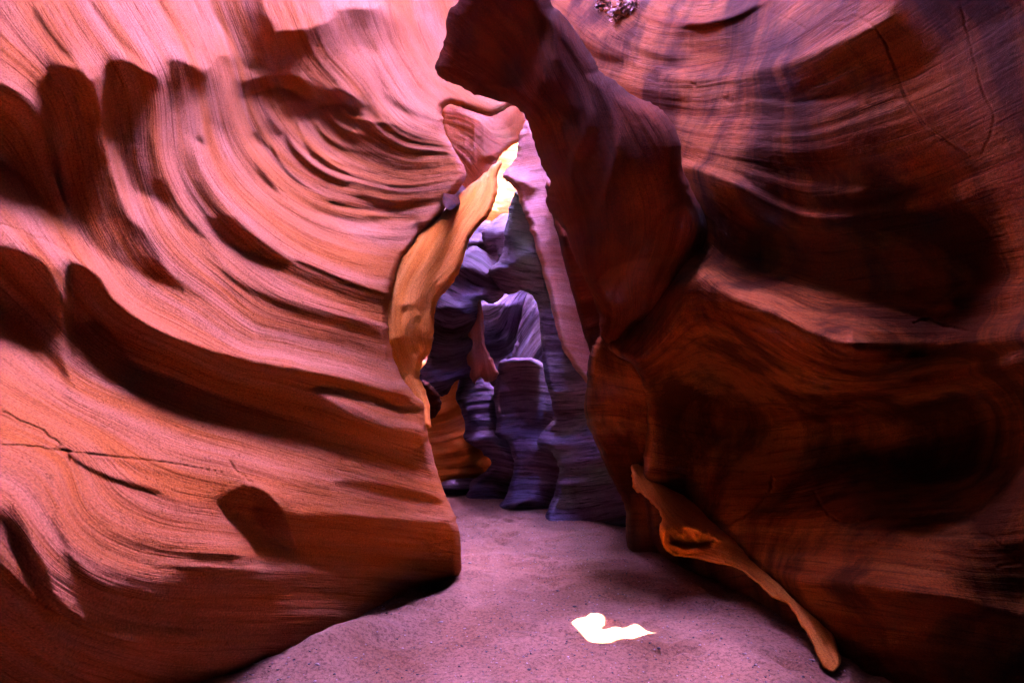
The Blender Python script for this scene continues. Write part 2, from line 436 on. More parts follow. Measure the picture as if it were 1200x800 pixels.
    for i, a in enumerate(arcs):
        w = 3.6 - .25 * i
        l(a, .95, w, .4); l([(x + (2 if k == 0 else -1), y + 2.1 * w) for k, (x, y) in enumerate(a)], -1.0, w, -.5)
    p([(425, 150), (515, 142), (545, 180), (540, 222), (480, 242), (420, 236), (405, 200)], -.45, 9, det=1.8, op=.85)
    l([(272, 60), (270, 100), (278, 138), (293, 168), (318, 200), (336, 226), (370, 252), (425, 268), (480, 262), (520, 250)], 1.1, 4)
    l([(300, 168), (325, 198), (350, 222), (385, 240)], .6, 4)
    p([(445, 255), (500, 248), (512, 262), (492, 290), (470, 285)], .3, 6, det=1.6)
    p([(488, 262), (512, 254), (522, 258), (500, 282)], -1.1, 3)
    # the bright coloured sweep at the upper right
    p([(456, -300), (660, -300), (660, 40), (640, 160), (560, 142), (500, 132), (470, 102), (452, 60)], .5, 8, det=1.0)
    p([(455, 20), (490, 30), (510, 90), (520, 140), (470, 140), (440, 110), (440, 60)], .15, 10)
    l([(470, -10), (485, 50), (520, 95), (600, 125)], .9, 4); l([(500, -20), (505, 30), (530, 80), (600, 105)], .2, 5)
    l([(455, 40), (470, 100), (505, 128), (560, 140)], .8, 4); l([(440, 70), (455, 115), (500, 140), (540, 150)], -.5, 4)
    l([(428, 60), (440, 110), (460, 130), (515, 150)], .5, 3)
    # main crest and what hangs below it
    l([(-20, 258), (30, 273), (60, 284), (84, 298), (118, 318), (140, 346), (172, 370), (218, 392), (272, 411), (330, 421), (390, 433), (440, 447), (500, 462)], 1.15, 9)
    p([(-80, 280), (0, 288), (20, 292), (46, 300), (60, 320), (70, 350), (76, 390), (76, 420), (88, 448), (62, 428), (40, 398), (20, 372), (-80, 330)], -1.1, 4, -.6, (70, 380), (10, 330))
    l([(46, 288), (68, 300), (78, 325), (80, 360), (77, 400), (84, 440), (104, 468)], .8, 4)
    p([(83, 306), (116, 322), (134, 352), (172, 380), (232, 405), (300, 424), (390, 440), (440, 455), (498, 470), (498, 484), (440, 470), (372, 458), (300, 440), (232, 420), (176, 402), (146, 386), (138, 398), (127, 384), (108, 374), (92, 386), (84, 350)], -1.35, 3)
    p([(136, 372), (176, 396), (232, 415), (300, 435), (370, 456), (402, 480), (440, 496), (514, 516), (518, 542), (470, 527), (400, 507), (330, 486), (270, 466), (200, 441), (162, 430), (144, 408)], -.7, 5, -.45, (180, 400), (480, 510), det=1.2)
    p([(400, 453), (440, 462), (500, 482), (506, 502), (450, 495), (420, 481), (372, 462), (366, 452)], .8, 2.5)
    p([(440, 458), (498, 470), (500, 482), (470, 478)], -.6, 2.5)
    p([(505, 520), (525, 540), (525, 565), (480, 548), (420, 528), (470, 532)], .1, 5)
    # lower smooth pink slope
    p([(96, 470), (86, 400), (110, 385), (130, 395), (160, 435), (260, 475), (400, 520), (520, 560), (528, 598), (400, 596), (340, 590), (295, 560), (260, 600), (120, 560), (-80, 480), (-80, 350), (30, 400), (70, 440)], .62, 9, det=.35)
    l([(0, 400), (60, 440), (100, 480), (200, 520)], .35, 6); l([(-20, 470), (60, 510), (150, 545), (260, 565)], .3, 4)
    # lower right undercut with streaks
    p([(338, 602), (400, 603), (470, 607), (531, 612), (542, 642), (542, 690), (480, 684), (400, 672), (335, 652), (325, 625)], -.5, 4, -.75, (350, 640), (530, 650), det=1.3)
    l([(330, 596), (400, 598), (470, 602), (530, 607)], .9, 3.5)
    l([(345, 640), (400, 650), (470, 662), (520, 668)], .1, 3); l([(330, 655), (400, 668), (470, 684), (520, 690)], .55, 5)
    l([(350, 625), (420, 632), (500, 640)], -.1, 3)
    p([(500, 622), (535, 640), (540, 680), (505, 672)], -1.0, 6)
    p([(400, 560), (470, 570), (525, 585), (526, 592), (470, 580), (400, 570)], -.05, 3)
    # wedge hollow
    p([(296, 566), (311, 572), (326, 590), (340, 620), (346, 642), (320, 636), (305, 622), (294, 606)], -1.4, 2)
    p([(270, 574), (291, 568), (293, 602), (285, 611), (272, 600), (258, 592)], -.7, 2.5, det=1.4)
    l([(292, 606), (308, 628), (350, 652)], .9, 3)
    l([(274, 545), (288, 560), (300, 566), (318, 576), (330, 595)], 1.0, 2.5)
    # lower left, darker towards the ground
    p([(262, 592), (290, 612), (330, 656), (420, 684), (470, 694), (400, 740), (250, 810), (110, 900), (90, 820), (175, 722), (232, 650)], -.2, 7, -.45, (300, 620), (180, 780), det=1.4)
    p([(262, 600), (290, 615), (330, 650), (350, 668), (300, 668), (270, 645), (240, 650)], .45, 6, det=1.5)
    p([(236, 682), (300, 680), (318, 702), (268, 712), (200, 722)], -1.0, 6); p([(130, 765), (200, 742), (232, 758), (150, 792), (110, 820)], -1.1, 6)
    p([(330, 690), (400, 700), (420, 715), (340, 735), (260, 770), (250, 740)], .0, 8)
    p([(-200, 560), (10, 590), (40, 620), (62, 650), (52, 700), (62, 740), (60, 900), (-200, 900)], -.45, 12, -.95, (10, 600), (10, 780), det=1.2)
    l([(60, 530), (58, 570), (70, 620), (85, 660), (120, 690), (200, 700)], -.2, 5); l([(75, 530), (72, 570), (85, 610), (120, 650), (200, 670)], .8, 6)
    l([(30, 560), (40, 620), (70, 680), (120, 720)], .3, 6); l([(0, 600), (20, 650), (50, 710), (90, 750)], .1, 5)
    l([(10, 585), (35, 650), (60, 700), (100, 735)], -.9, 5)
    l([(75, 525), (90, 540), (130, 560), (200, 580)], -.3, 2.5)

LF = []   # bedding strokes of the left wall: value rises across the beds
def fl(v, pts, L):
    P_ = np.asarray(pts, float)
    for a, b in zip(P_[:-1], P_[1:]):
        n = max(1, int(np.hypot(*(b - a)) / 60))
        for t in range(n): L.append((*(a + (b - a) * t / n), v))
    L.append((*P_[-1], v))
fl(0.0, [(440, -60), (455, 20), (480, 80), (540, 130), (620, 150)], LF)
fl(.5, [(330, -60), (380, 60), (430, 120), (480, 165), (540, 175)], LF)
fl(1.0, [(375, 120), (395, 150), (440, 185), (500, 195), (540, 190)], LF)
fl(1.6, [(235, -60), (285, 75), (300, 130), (350, 195), (430, 225), (530, 225)], LF)
fl(2.2, [(170, -60), (235, 80), (255, 165), (310, 240), (400, 290), (490, 300)], LF)
fl(2.9, [(95, -60), (185, 95), (195, 190), (260, 290), (350, 350), (455, 380)], LF)
fl(3.6, [(20, -60), (120, 105), (145, 220), (200, 320), (300, 390), (480, 430)], LF)
fl(4.2, [(-60, 60), (40, 130), (85, 260), (150, 350), (260, 410), (400, 445), (500, 470)], LF)
fl(4.8, [(-80, 200), (0, 270), (70, 350), (130, 410), (250, 460), (400, 505), (520, 545)], LF)
fl(5.5, [(-80, 340), (0, 400), (90, 470), (200, 520), (350, 560), (530, 600)], LF)
fl(6.2, [(-80, 460), (0, 500), (75, 535), (100, 590), (200, 640), (340, 650), (540, 660)], LF)
fl(6.9, [(-80, 560), (0, 600), (50, 660), (110, 700), (220, 720), (400, 720)], LF)
fl(7.8, [(-80, 680), (0, 740), (80, 790), (200, 830)], LF)

rock('canyon_wall',
     [(-820, -500), (-520, -520), (-200, -540), (200, -540), (400, -260), (520, -110), (600, -45), (650, -12), (676, 30), (645, 80), (612, 118), (594, 127), (577, 136), (560, 133), (543, 127), (527, 122), (518, 132), (522, 155), (530, 172), (547, 205), (530, 232), (514, 256), (500, 272), (486, 288), (470, 310), (458, 348),
      (455, 380), (458, 405), (468, 436), (484, 460), (497, 474), (500, 500), (508, 535), (522, 580), (534, 606), (540, 640), (540, 700), (538, 760), (530, 900), (500, 1170), (-520, 1300), (-820, 1300)],
     (-840, -560, 720, 1310),
     [(-520, -520, 3.2), (-520, 200, 2.0), (-520, 850, 1.7), (-520, 1250, 1.7), (-820, -400, 2.1), (-820, 300, 1.35), (-820, 1250, 1.4), (0, 1150, 2.2), (500, 1150, 4.6), (0, -500, 4.7), (0, 0, 3.5), (0, 300, 2.85), (0, 600, 2.3), (0, 850, 2.15),
      (300, -500, 6.6), (300, 0, 5.2), (300, 300, 3.9), (300, 600, 3.15), (250, 800, 2.95), (455, 400, 4.45), (500, 500, 4.4), (538, 640, 4.45), (538, 690, 4.5), (538, 850, 4.6),
      (400, 735, 3.62), (400, 850, 3.7), (480, 690, 4.36), (520, 200, 5.6), (460, 250, 5.0), (460, 0, 6.6), (600, 100, 8), (640, -100, 9), (640, -500, 12)],
     paint_left, LF, M_ROCK,
     'long fluted pink and orange sandstone wall sweeping down the left side to the sand floor', 'rock wall', base=.35, lx=.5, k=1.65, detail=.27, seed=11, curl=10, curl_d=.35, thick=.7,
     grooves=[([(0, 262), (40, 276), (75, 292), (100, 312)], 1.6, .03), ([(-5, 520), (40, 524), (75, 528), (140, 536), (260, 552)], 1.3, .02), ([(0, 482), (40, 500), (72, 520)], 1.3, .018),
              ([(66, 524), (76, 530), (82, 538)], 4, .03), ([(268, 540), (282, 556), (298, 566)], 1.6, .025), ([(325, 218), (332, 226), (336, 236)], 2, .02)])

# ------------------------------------------------------------------ right wall
def paint_right(P):
    p, l = P.poly, P.line
    p([(560, -400), (1100, -400), (1020, -40), (1008, 4), (960, 36), (900, 74), (850, 92), (800, 92), (760, 100), (780, 130), (730, 150), (600, 100)], .55, 6)
    l([(640, -10), (690, 30), (740, 60), (800, 80), (860, 78), (920, 62), (980, 34), (1030, 0)], 1.1, 9)
    l([(700, 75), (735, 82), (770, 98), (800, 120)], .9, 8)
    l([(720, 40), (760, 62), (800, 72)], .1, 4); l([(770, 22), (800, 28), (850, 18), (900, -4)], .9, 4)
    p([(800, 32), (850, 24), (892, 2), (905, 8), (880, 40), (850, 62), (820, 64), (800, 50)], .0, 5)
    l([(800, 30), (830, 30), (870, 18), (895, 4)], -.9, 2.5)
    l([(670, 40), (700, 62), (730, 72)], -.2, 4)
    # brown face below it
    p([(780, 95), (800, 96), (860, 92), (920, 78), (980, 50), (1040, 15), (1100, -60), (1400, -200), (1400, 180), (1200, 190), (1080, 226), (1040, 245), (960, 242), (880, 216), (820, 194), (785, 150)], -.25, 6, -1.6, (820, 130), (1000, 140), det=1.3)
    p([(1000, 0), (1020, -5), (1040, 5), (1030, 25), (930, 60), (920, 50)], .1, 5)
    p([(800, 120), (850, 100), (870, 150), (850, 200), (810, 188)], .15, 8, det=1.2)
    p([(860, 185), (950, 210), (1020, 212), (1000, 226), (940, 224), (880, 208)], -.2, 5)
    l([(800, 186), (830, 196), (870, 212), (905, 234), (955, 248), (1005, 248), (1060, 232), (1120, 205)], 1.0, 4.5, .0)
    p([(935, 232), (980, 230), (1040, 226), (1040, 236), (980, 240), (940, 240)], -1.2, 3)
    l([(900, 120), (960, 128), (1010, 118)], -.9, 3); l([(860, 112), (930, 122), (1000, 112)], .0, 2.5)
    # deep hollow
    p([(790, 196), (860, 218), (905, 242), (955, 256), (1050, 252), (1120, 215), (1400, 120), (1400, 320), (1200, 318), (1080, 338), (1000, 338), (920, 322), (862, 306), (828, 288), (790, 280)], -1.25, 5, -1.0, (900, 240), (1000, 320), det=.6)
    p([(950, 300), (955, 285), (1000, 268), (1060, 262), (1130, 280), (1130, 320), (1000, 330)], -.65, 8)
    # the glowing shelf
    p([(806, 312), (826, 300), (860, 322), (920, 338), (1000, 344), (1080, 338), (1200, 322), (1400, 300), (1400, 385), (1200, 392), (1100, 404), (1040, 408), (1000, 402), (960, 388), (900, 358), (850, 338)], .5, 8, 1.3, (980, 335), (1010, 400), det=.8)
    l([(822, 306), (850, 330), (900, 350), (960, 382), (1010, 402), (1060, 404)], 1.4, 6)
    p([(960, 360), (1010, 365), (1050, 380), (1050, 404), (1010, 402), (970, 388)], 1.5, 6)
    p([(1100, 352), (1150, 352), (1210, 338), (1210, 352), (1150, 366)], -.6, 5)
    # big dark undercut
    p([(700, 420), (760, 420), (800, 355), (826, 324), (850, 342), (900, 364), (960, 394), (1010, 410), (1060, 412), (1110, 408), (1200, 398), (1400, 388), (1400, 530), (1200, 540), (1060, 566), (950, 578), (872, 592), (800, 585), (700, 560)], -1.35, 3.5, -.95, (950, 400), (950, 560), det=.45)
    p([(1004, 428), (1040, 414), (1090, 411), (1100, 415), (1050, 424), (1020, 434)], 1.0, 2.5)
    p([(1056, 444), (1100, 436), (1160, 418), (1210, 404), (1210, 416), (1150, 436), (1100, 450)], 1.0, 3)
    # lower lit face
    p([(850, 620), (870, 602), (905, 586), (960, 580), (1060, 568), (1200, 545), (1400, 520), (1400, 710), (1200, 716), (1110, 694), (1040, 686), (1000, 678), (940, 676), (905, 664), (872, 650)], -.1, 6, 1.0, (960, 585), (1010, 680), det=1.1)
    l([(940, 668), (1000, 672), (1050, 680), (1110, 690), (1200, 712)], 1.3, 6)
    for y in (622, 634, 645, 656):
        l([(900 + y % 30, y), (960, y - 2), (1040, y + 3), (1120, y + 14)], -.3, 1.4)
    l([(960, 640), (985, 632), (1010, 640), (1040, 628), (1080, 640)], -.5, 1.5)
    # bottom undercut
    p([(900, 668), (940, 682), (1000, 684), (1040, 692), (1110, 702), (1200, 724), (1400, 740), (1400, 900), (1000, 900), (960, 790), (940, 720)], -1.25, 3, -.8, (1050, 690), (1050, 780), det=.8)
    l([(980, 770), (1040, 745), (1120, 740), (1200, 748)], -.3, 10)
    # swept corner at the left
    p([(690, 400), (715, 385), (740, 352), (780, 330), (812, 310), (830, 318), (800, 330), (790, 352), (775, 385), (752, 415), (735, 425), (710, 420)], .7, 5, .2, (730, 400), (800, 340), det=1.0)
    l([(712, 398), (740, 366), (780, 340), (818, 314)], .6, 3)

RF = []
fl(0.0, [(640, -60), (760, 30), (860, 30), (960, -40)], RF)
fl(.8, [(640, 20), (720, 70), (800, 85), (920, 65), (1040, -10), (1150, -100)], RF)
fl(1.7, [(700, 120), (820, 140), (940, 135), (1080, 80), (1250, -20)], RF)
fl(2.6, [(740, 170), (830, 200), (950, 240), (1080, 220), (1250, 150)], RF)
fl(3.5, [(760, 260), (850, 300), (960, 330), (1100, 320), (1300, 290)], RF)
fl(4.3, [(700, 420), (760, 350), (820, 315), (900, 360), (1010, 405), (1100, 405), (1300, 380)], RF)
fl(5.2, [(740, 480), (860, 500), (1000, 490), (1200, 450)], RF)
fl(6.1, [(760, 590), (900, 590), (1060, 565), (1300, 520)], RF)
fl(6.9, [(860, 640), (1000, 650), (1150, 665), (1300, 670)], RF)
fl(7.7, [(900, 680), (1040, 700), (1300, 740)], RF)
fl(8.6, [(960, 790), (1100, 790), (1300, 820)], RF)
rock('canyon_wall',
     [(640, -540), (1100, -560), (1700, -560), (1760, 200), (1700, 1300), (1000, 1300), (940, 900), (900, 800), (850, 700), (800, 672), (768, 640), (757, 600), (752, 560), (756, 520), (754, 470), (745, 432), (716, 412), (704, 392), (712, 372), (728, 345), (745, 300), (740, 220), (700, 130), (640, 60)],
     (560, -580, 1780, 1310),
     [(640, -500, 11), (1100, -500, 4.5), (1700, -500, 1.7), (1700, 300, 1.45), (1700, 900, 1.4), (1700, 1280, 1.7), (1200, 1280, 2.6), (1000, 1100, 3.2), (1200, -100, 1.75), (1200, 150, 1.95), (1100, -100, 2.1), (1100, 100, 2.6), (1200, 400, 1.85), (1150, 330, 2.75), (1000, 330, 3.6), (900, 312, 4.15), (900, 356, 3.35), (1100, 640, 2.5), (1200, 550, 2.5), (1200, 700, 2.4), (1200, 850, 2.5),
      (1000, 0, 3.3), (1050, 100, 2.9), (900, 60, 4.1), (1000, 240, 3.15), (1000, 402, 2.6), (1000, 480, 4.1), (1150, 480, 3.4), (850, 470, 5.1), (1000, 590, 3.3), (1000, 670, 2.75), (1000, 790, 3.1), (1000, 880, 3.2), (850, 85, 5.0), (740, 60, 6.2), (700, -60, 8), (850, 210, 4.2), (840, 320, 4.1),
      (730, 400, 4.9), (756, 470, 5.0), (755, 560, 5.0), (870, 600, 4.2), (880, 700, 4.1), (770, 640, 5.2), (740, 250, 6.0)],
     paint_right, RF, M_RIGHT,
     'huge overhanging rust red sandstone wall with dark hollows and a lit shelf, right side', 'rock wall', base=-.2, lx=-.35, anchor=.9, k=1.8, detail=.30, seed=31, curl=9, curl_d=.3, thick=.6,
     grooves=[([(955, 575), (962, 590), (975, 605), (990, 612), (1005, 611), (1040, 606), (1080, 604), (1110, 600), (1130, 602), (1143, 612)], 1.8, .06),
              ([(905, 555), (905, 570), (895, 585), (882, 600), (865, 610), (850, 615)], 2.0, .06), ([(974, 25), (990, 26), (1000, 20), (1015, 26), (1035, 45), (1050, 80), (1065, 120), (1085, 145), (1110, 165), (1140, 185)], 2, .025),
              ([(1125, 0), (1135, 40), (1142, 70), (1150, 100), (1165, 140), (1150, 185)], 1.6, .015), ([(1070, 378), (1085, 375), (1105, 382), (1140, 390)], 1.6, .05),
              ([(848, 115), (855, 120), (860, 121)], 4, .05), ([(810, 98), (815, 101)], 3, .04), ([(1090, 628), (1150, 626), (1165, 632), (1175, 640), (1200, 645)], 1.3, .015), ([(1165, 665), (1180, 662), (1200, 660)], 2, .02), ([(900, 14), (930, 26), (948, 38)], 1.1, .015)])

# ------------------------------------------------------------------ the dark arching overhang
def paint_arch(P):
    p, l = P.poly, P.line
    p([(520, -60), (650, -60), (640, 40), (600, 90), (560, 90), (520, 60)], -1.0, 6)
    p([(600, 55), (625, 45), (640, 70), (628, 110), (612, 95), (600, 75)], .55, 10)
    for a in ([(560, 55), (590, 80), (612, 120), (640, 160), (665, 205), (690, 255), (700, 300), (705, 340)], [(640, 20), (655, 70), (680, 110), (685, 150), (668, 190), (670, 240), (690, 300)],
              [(680, 60), (705, 110), (720, 160), (712, 210), (700, 250), (712, 300), (712, 350)], [(712, 380), (722, 340), (750, 290), (780, 250), (800, 230)], [(690, 330), (720, 310), (770, 300), (820, 300)], [(720, 400), (740, 350), (790, 320), (830, 305)]):
        l(a, .75, 3.5); l([(x + 7, y + 5) for x, y in a], -1.5, 6)
    p([(705, 405), (712, 360), (740, 330), (800, 305), (830, 305), (830, 330), (780, 345), (752, 380), (735, 415)], -.1, 8, .1, (720, 400), (780, 330))
    l([(525, 40), (530, 75), (560, 95), (610, 120), (640, 160)], -1.2, 8)
AF = []
fl(0, [(520, 90), (560, 110), (620, 150), (660, 260), (700, 360)], AF); fl(1.2, [(540, 0), (600, 60), (660, 170), (700, 280), (712, 400)], AF)
fl(2.4, [(640, -40), (690, 80), (740, 200), (750, 300), (735, 400)], AF); fl(3.4, [(700, 40), (780, 140), (815, 220), (800, 300), (760, 400)], AF)
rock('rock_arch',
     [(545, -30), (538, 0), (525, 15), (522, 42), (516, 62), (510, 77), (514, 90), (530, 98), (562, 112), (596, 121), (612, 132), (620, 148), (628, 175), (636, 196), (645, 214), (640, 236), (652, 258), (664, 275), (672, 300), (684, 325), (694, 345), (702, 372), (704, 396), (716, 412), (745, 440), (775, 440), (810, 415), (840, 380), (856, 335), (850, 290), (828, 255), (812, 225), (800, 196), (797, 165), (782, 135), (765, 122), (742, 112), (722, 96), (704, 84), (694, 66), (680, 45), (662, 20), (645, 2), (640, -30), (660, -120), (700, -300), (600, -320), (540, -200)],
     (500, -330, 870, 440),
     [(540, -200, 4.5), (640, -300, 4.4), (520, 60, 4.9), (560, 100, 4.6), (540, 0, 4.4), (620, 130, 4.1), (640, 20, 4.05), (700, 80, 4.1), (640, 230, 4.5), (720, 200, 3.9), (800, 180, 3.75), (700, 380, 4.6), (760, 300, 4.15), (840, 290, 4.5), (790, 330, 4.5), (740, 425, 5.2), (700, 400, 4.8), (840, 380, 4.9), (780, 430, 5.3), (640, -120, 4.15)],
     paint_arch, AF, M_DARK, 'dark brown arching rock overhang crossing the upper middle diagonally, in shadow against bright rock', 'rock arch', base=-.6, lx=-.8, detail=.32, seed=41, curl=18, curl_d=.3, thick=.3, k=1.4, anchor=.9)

# ------------------------------------------------------------------ curled rim ribbon at the foot of the right wall
def paint_rib(P):
    p, l = P.poly, P.line
    p([(790, 614), (812, 618), (840, 628), (846, 636), (826, 645), (790, 648), (779, 638), (778, 620)], -1.5, 2)
    l([(845, 655), (875, 668), (905, 690), (920, 710)], -.9, 2.0); l([(862, 640), (900, 668), (925, 700)], -.3, 2)
    l([(748, 572), (775, 600), (775, 640), (800, 655), (850, 662), (905, 700), (960, 772)], .7, 3)
    p([(760, 590), (790, 590), (830, 610), (850, 628), (820, 615), (785, 606)], .6, 4)
BF = []
fl(0, [(770, 560), (850, 620), (930, 680), (985, 760)], BF); fl(.8, [(745, 570), (790, 640), (860, 665), (920, 710), (965, 785)], BF)
rock('rock_ribbon', [(741, 544), (752, 546), (766, 554), (780, 560), (796, 570), (814, 576), (836, 590), (856, 606), (862, 618), (882, 628), (904, 640), (926, 648), (946, 662), (958, 684), (968, 706), (976, 738), (982, 760), (985, 778), (975, 787), (964, 781), (951, 752), (938, 730), (923, 708), (905, 699), (885, 681), (862, 665), (838, 660), (815, 654), (790, 651), (778, 641), (772, 622), (775, 606), (764, 590), (754, 580), (743, 573), (740, 560)],
     (730, 530, 1000, 800), [(743, 550, 4.95), (745, 572, 4.75), (776, 610, 4.4), (790, 648, 4.25), (850, 662, 3.95), (905, 699, 3.5), (950, 750, 3.15), (970, 782, 3.0), (800, 572, 5.0), (850, 604, 4.7), (890, 634, 4.4), (935, 655, 4.05), (965, 700, 3.6), (982, 770, 3.1), (850, 640, 4.15), (930, 690, 3.65)],
     paint_rib, BF, M_EDGE, 'thin curled golden rock edge snaking down to the sand below the red wall', 'rock edge', k=1.4, base=.55, lx=-.5, detail=.5, seed=51, bumps=.02, curl=3, curl_d=.05, thick=.7, lam=1 / 50. ** 2,
     grooves=[([(786, 630), (800, 634), (818, 636), (838, 634)], 9, .22), ([(848, 656), (870, 664), (892, 676), (908, 688), (915, 706)], 1.8, .05), ([(905, 664), (918, 676), (926, 690)], 1.6, .03)])

# brown panel inside the corner
def paint_panel(P):
    p, l = P.poly, P.line
    l([(745, 425), (757, 450), (757, 490), (752, 520)], .7, 3)
    l([(690, 488), (720, 484), (748, 492)], .5, 5); p([(690, 500), (752, 505), (748, 600), (770, 650), (735, 650), (726, 590)], -.95, 10)
    p([(700, 420), (740, 430), (750, 470), (700, 480), (690, 460)], -.2, 8)
    l([(686, 480), (700, 520), (722, 560), (733, 600)], .3, 4)
PF = []
fl(0, [(680, 380), (720, 420), (760, 430)], PF); fl(.8, [(680, 470), (720, 470), (760, 480)], PF); fl(1.8, [(680, 560), (720, 560), (760, 560)], PF); fl(2.6, [(700, 650), (800, 650)], PF)
rock('rock_buttress', [(706, 392), (718, 404), (744, 424), (756, 440), (764, 470), (764, 520), (756, 556), (776, 600), (800, 640), (850, 690), (800, 720), (735, 700), (734, 645), (733, 600), (728, 582), (714, 556), (700, 525), (688, 495), (684, 478), (688, 448), (690, 420), (698, 400)],
     (675, 380, 870, 730), [(706, 392, 5.3), (745, 424, 5.0), (690, 480, 5.5), (757, 480, 5.15), (733, 600, 5.5), (735, 645, 5.5), (735, 720, 5.5), (780, 600, 5.3), (850, 690, 4.6), (800, 650, 5.2)],
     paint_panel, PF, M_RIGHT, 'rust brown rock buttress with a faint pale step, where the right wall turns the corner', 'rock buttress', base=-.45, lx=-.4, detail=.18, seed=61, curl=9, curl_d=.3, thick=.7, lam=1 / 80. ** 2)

# ------------------------------------------------------------------ golden fin left of the passage
def paint_leaf(P):
    p, l = P.poly, P.line
    p([(575, 195), (588, 190), (580, 230), (560, 262), (530, 280), (548, 230)], .9, 6)
    l([(540, 232), (520, 262), (500, 300), (480, 345), (470, 380)], .8, 4); l([(545, 240), (530, 275), (512, 310), (500, 350), (490, 380)], -.4, 5)
    l([(560, 262), (540, 290), (520, 330), (510, 350)], .6, 3); l([(552, 285), (545, 310), (530, 330), (515, 345)], -.5, 5)
    p([(468, 362), (482, 355), (488, 370), (500, 400), (505, 420), (492, 440), (470, 400)], -.6, 3, -1.0, (480, 360), (490, 430))
    l([(485, 358), (500, 375), (506, 410)], .7, 2.5); l([(478, 360), (470, 385), (478, 410), (490, 420)], .6, 2.5)
    p([(456, 400), (470, 395), (490, 425), (500, 450), (500, 480), (480, 460), (462, 430)], -.6, 5, det=1.3)
    p([(505, 350), (512, 345), (508, 400), (498, 415)], .1, 3)
EF = []
fl(0, [(590, 190), (585, 240), (545, 310), (510, 345), (506, 400)], EF); fl(.7, [(570, 200), (540, 260), (505, 320), (490, 360), (498, 430)], EF); fl(1.4, [(530, 225), (490, 290), (462, 350), (465, 400), (490, 450)], EF)
rock('rock_fin', [(588, 188), (584, 205), (582, 228), (575, 250), (562, 264), (550, 280), (544, 300), (532, 330), (516, 348), (510, 362), (508, 385), (506, 408), (496, 424), (492, 440), (500, 462), (505, 500), (480, 490), (450, 440), (440, 380), (446, 340), (462, 308), (482, 286), (496, 266), (520, 246), (545, 222), (565, 206), (578, 194)],
     (430, 180, 600, 510), [(588, 190, 6.3), (580, 240, 5.8), (540, 240, 5.7), (500, 290, 5.15), (510, 350, 5.0), (450, 340, 4.8), (505, 410, 4.9), (460, 400, 4.65), (500, 490, 4.75)],
     paint_leaf, EF, M_WARM_LIT, 'glow-coloured orange rock fin with a folded edge, standing left of the narrow passage', 'rock fin', base=.75, lx=-.3, k=1.4, detail=.35, seed=71, curl=7, curl_d=.25, thick=.5, lam=1 / 60. ** 2, dfreq=1.3)

# ------------------------------------------------------------------ masses beyond, seen in the gap
def simple(name, outline, depth, flow, mat, label, cat, strokes, seed, **kw):
    O = np.array(outline, float); x0, y0 = O.min(0) - 12; x1, y1 = O.max(0) + 12
    FL = []
    for v, pts in flow: fl(v, pts, FL)
    def pt(P):
        for s in strokes:
            (P.poly if s[0] == 'p' else P.line)(s[1], *s[2:])
    a = dict(base=0, anchor=.85, lx=-.2, detail=.34, k=2.8, curl=7, curl_d=.3, thick=.8, lam=1 / 90. ** 2, dfreq=2.1, step=1.25)
    a.update(kw)
    return rock(name, outline, (x0, y0, x1, y1), depth, pt, FL, mat, label, cat, seed=seed, **a)

H = lambda y0, y1, n, x0=480, x1=740, dy=0, v=1.0: [(v * i, [(x0, y0 + (y1 - y0) * i / (n - 1)), ((x0 + x1) / 2, y0 + (y1 - y0) * i / (n - 1) + dy), (x1, y0 + (y1 - y0) * i / (n - 1))]) for i in range(n)]

simple('rock_buttress', [(516, 112), (528, 108), (552, 106), (576, 104), (600, 104), (614, 116), (618, 150), (612, 164), (598, 172), (586, 184), (580, 200), (560, 222), (548, 236), (530, 224), (525, 190), (519, 160), (514, 138)],
       [(518, 118, 8.6), (615, 130, 9.5), (580, 200, 8.0), (540, 230, 7.3), (560, 160, 8.0), (600, 160, 9.0)],
       [(0, [(515, 125), (560, 135), (575, 150), (612, 120)]), (.6, [(517, 150), (555, 165), (575, 185)]), (1.2, [(520, 175), (545, 200), (565, 225)])], M_WARM_LIT,
       'pale orange rock buttress lit from behind, above the golden fin', 'rock buttress',
       [('p', [(520, 122), (540, 124), (570, 150), (572, 178), (550, 160), (525, 150)], -.3, 4), ('l', [(518, 148), (545, 160), (570, 182)], .9, 3), ('l', [(572, 145), (568, 170), (580, 190)], .8, 2.5), ('p', [(590, 130), (608, 125), (612, 150), (590, 170), (580, 160)], .2, 4), ('p', [(568, 184), (578, 182), (578, 190), (570, 192)], -1.2, 2)], 81, base=.8, k=1.3)
simple('boulder', [(522, 214), (530, 206), (542, 207), (550, 216), (549, 228), (540, 238), (528, 246), (520, 240), (519, 226)], [(522, 214, 6.5), (548, 230, 6.6), (535, 226, 6.2)], [(0, [(515, 215), (550, 212)]), (.5, [(515, 240), (550, 240)])], M_DARK,
       'round dark brown boulder wedged behind the top of the golden fin', 'boulder', [('p', [(520, 230), (548, 228), (530, 246)], -1.0, 4)], 82, curl=14, curl_d=.35, thick=.4)
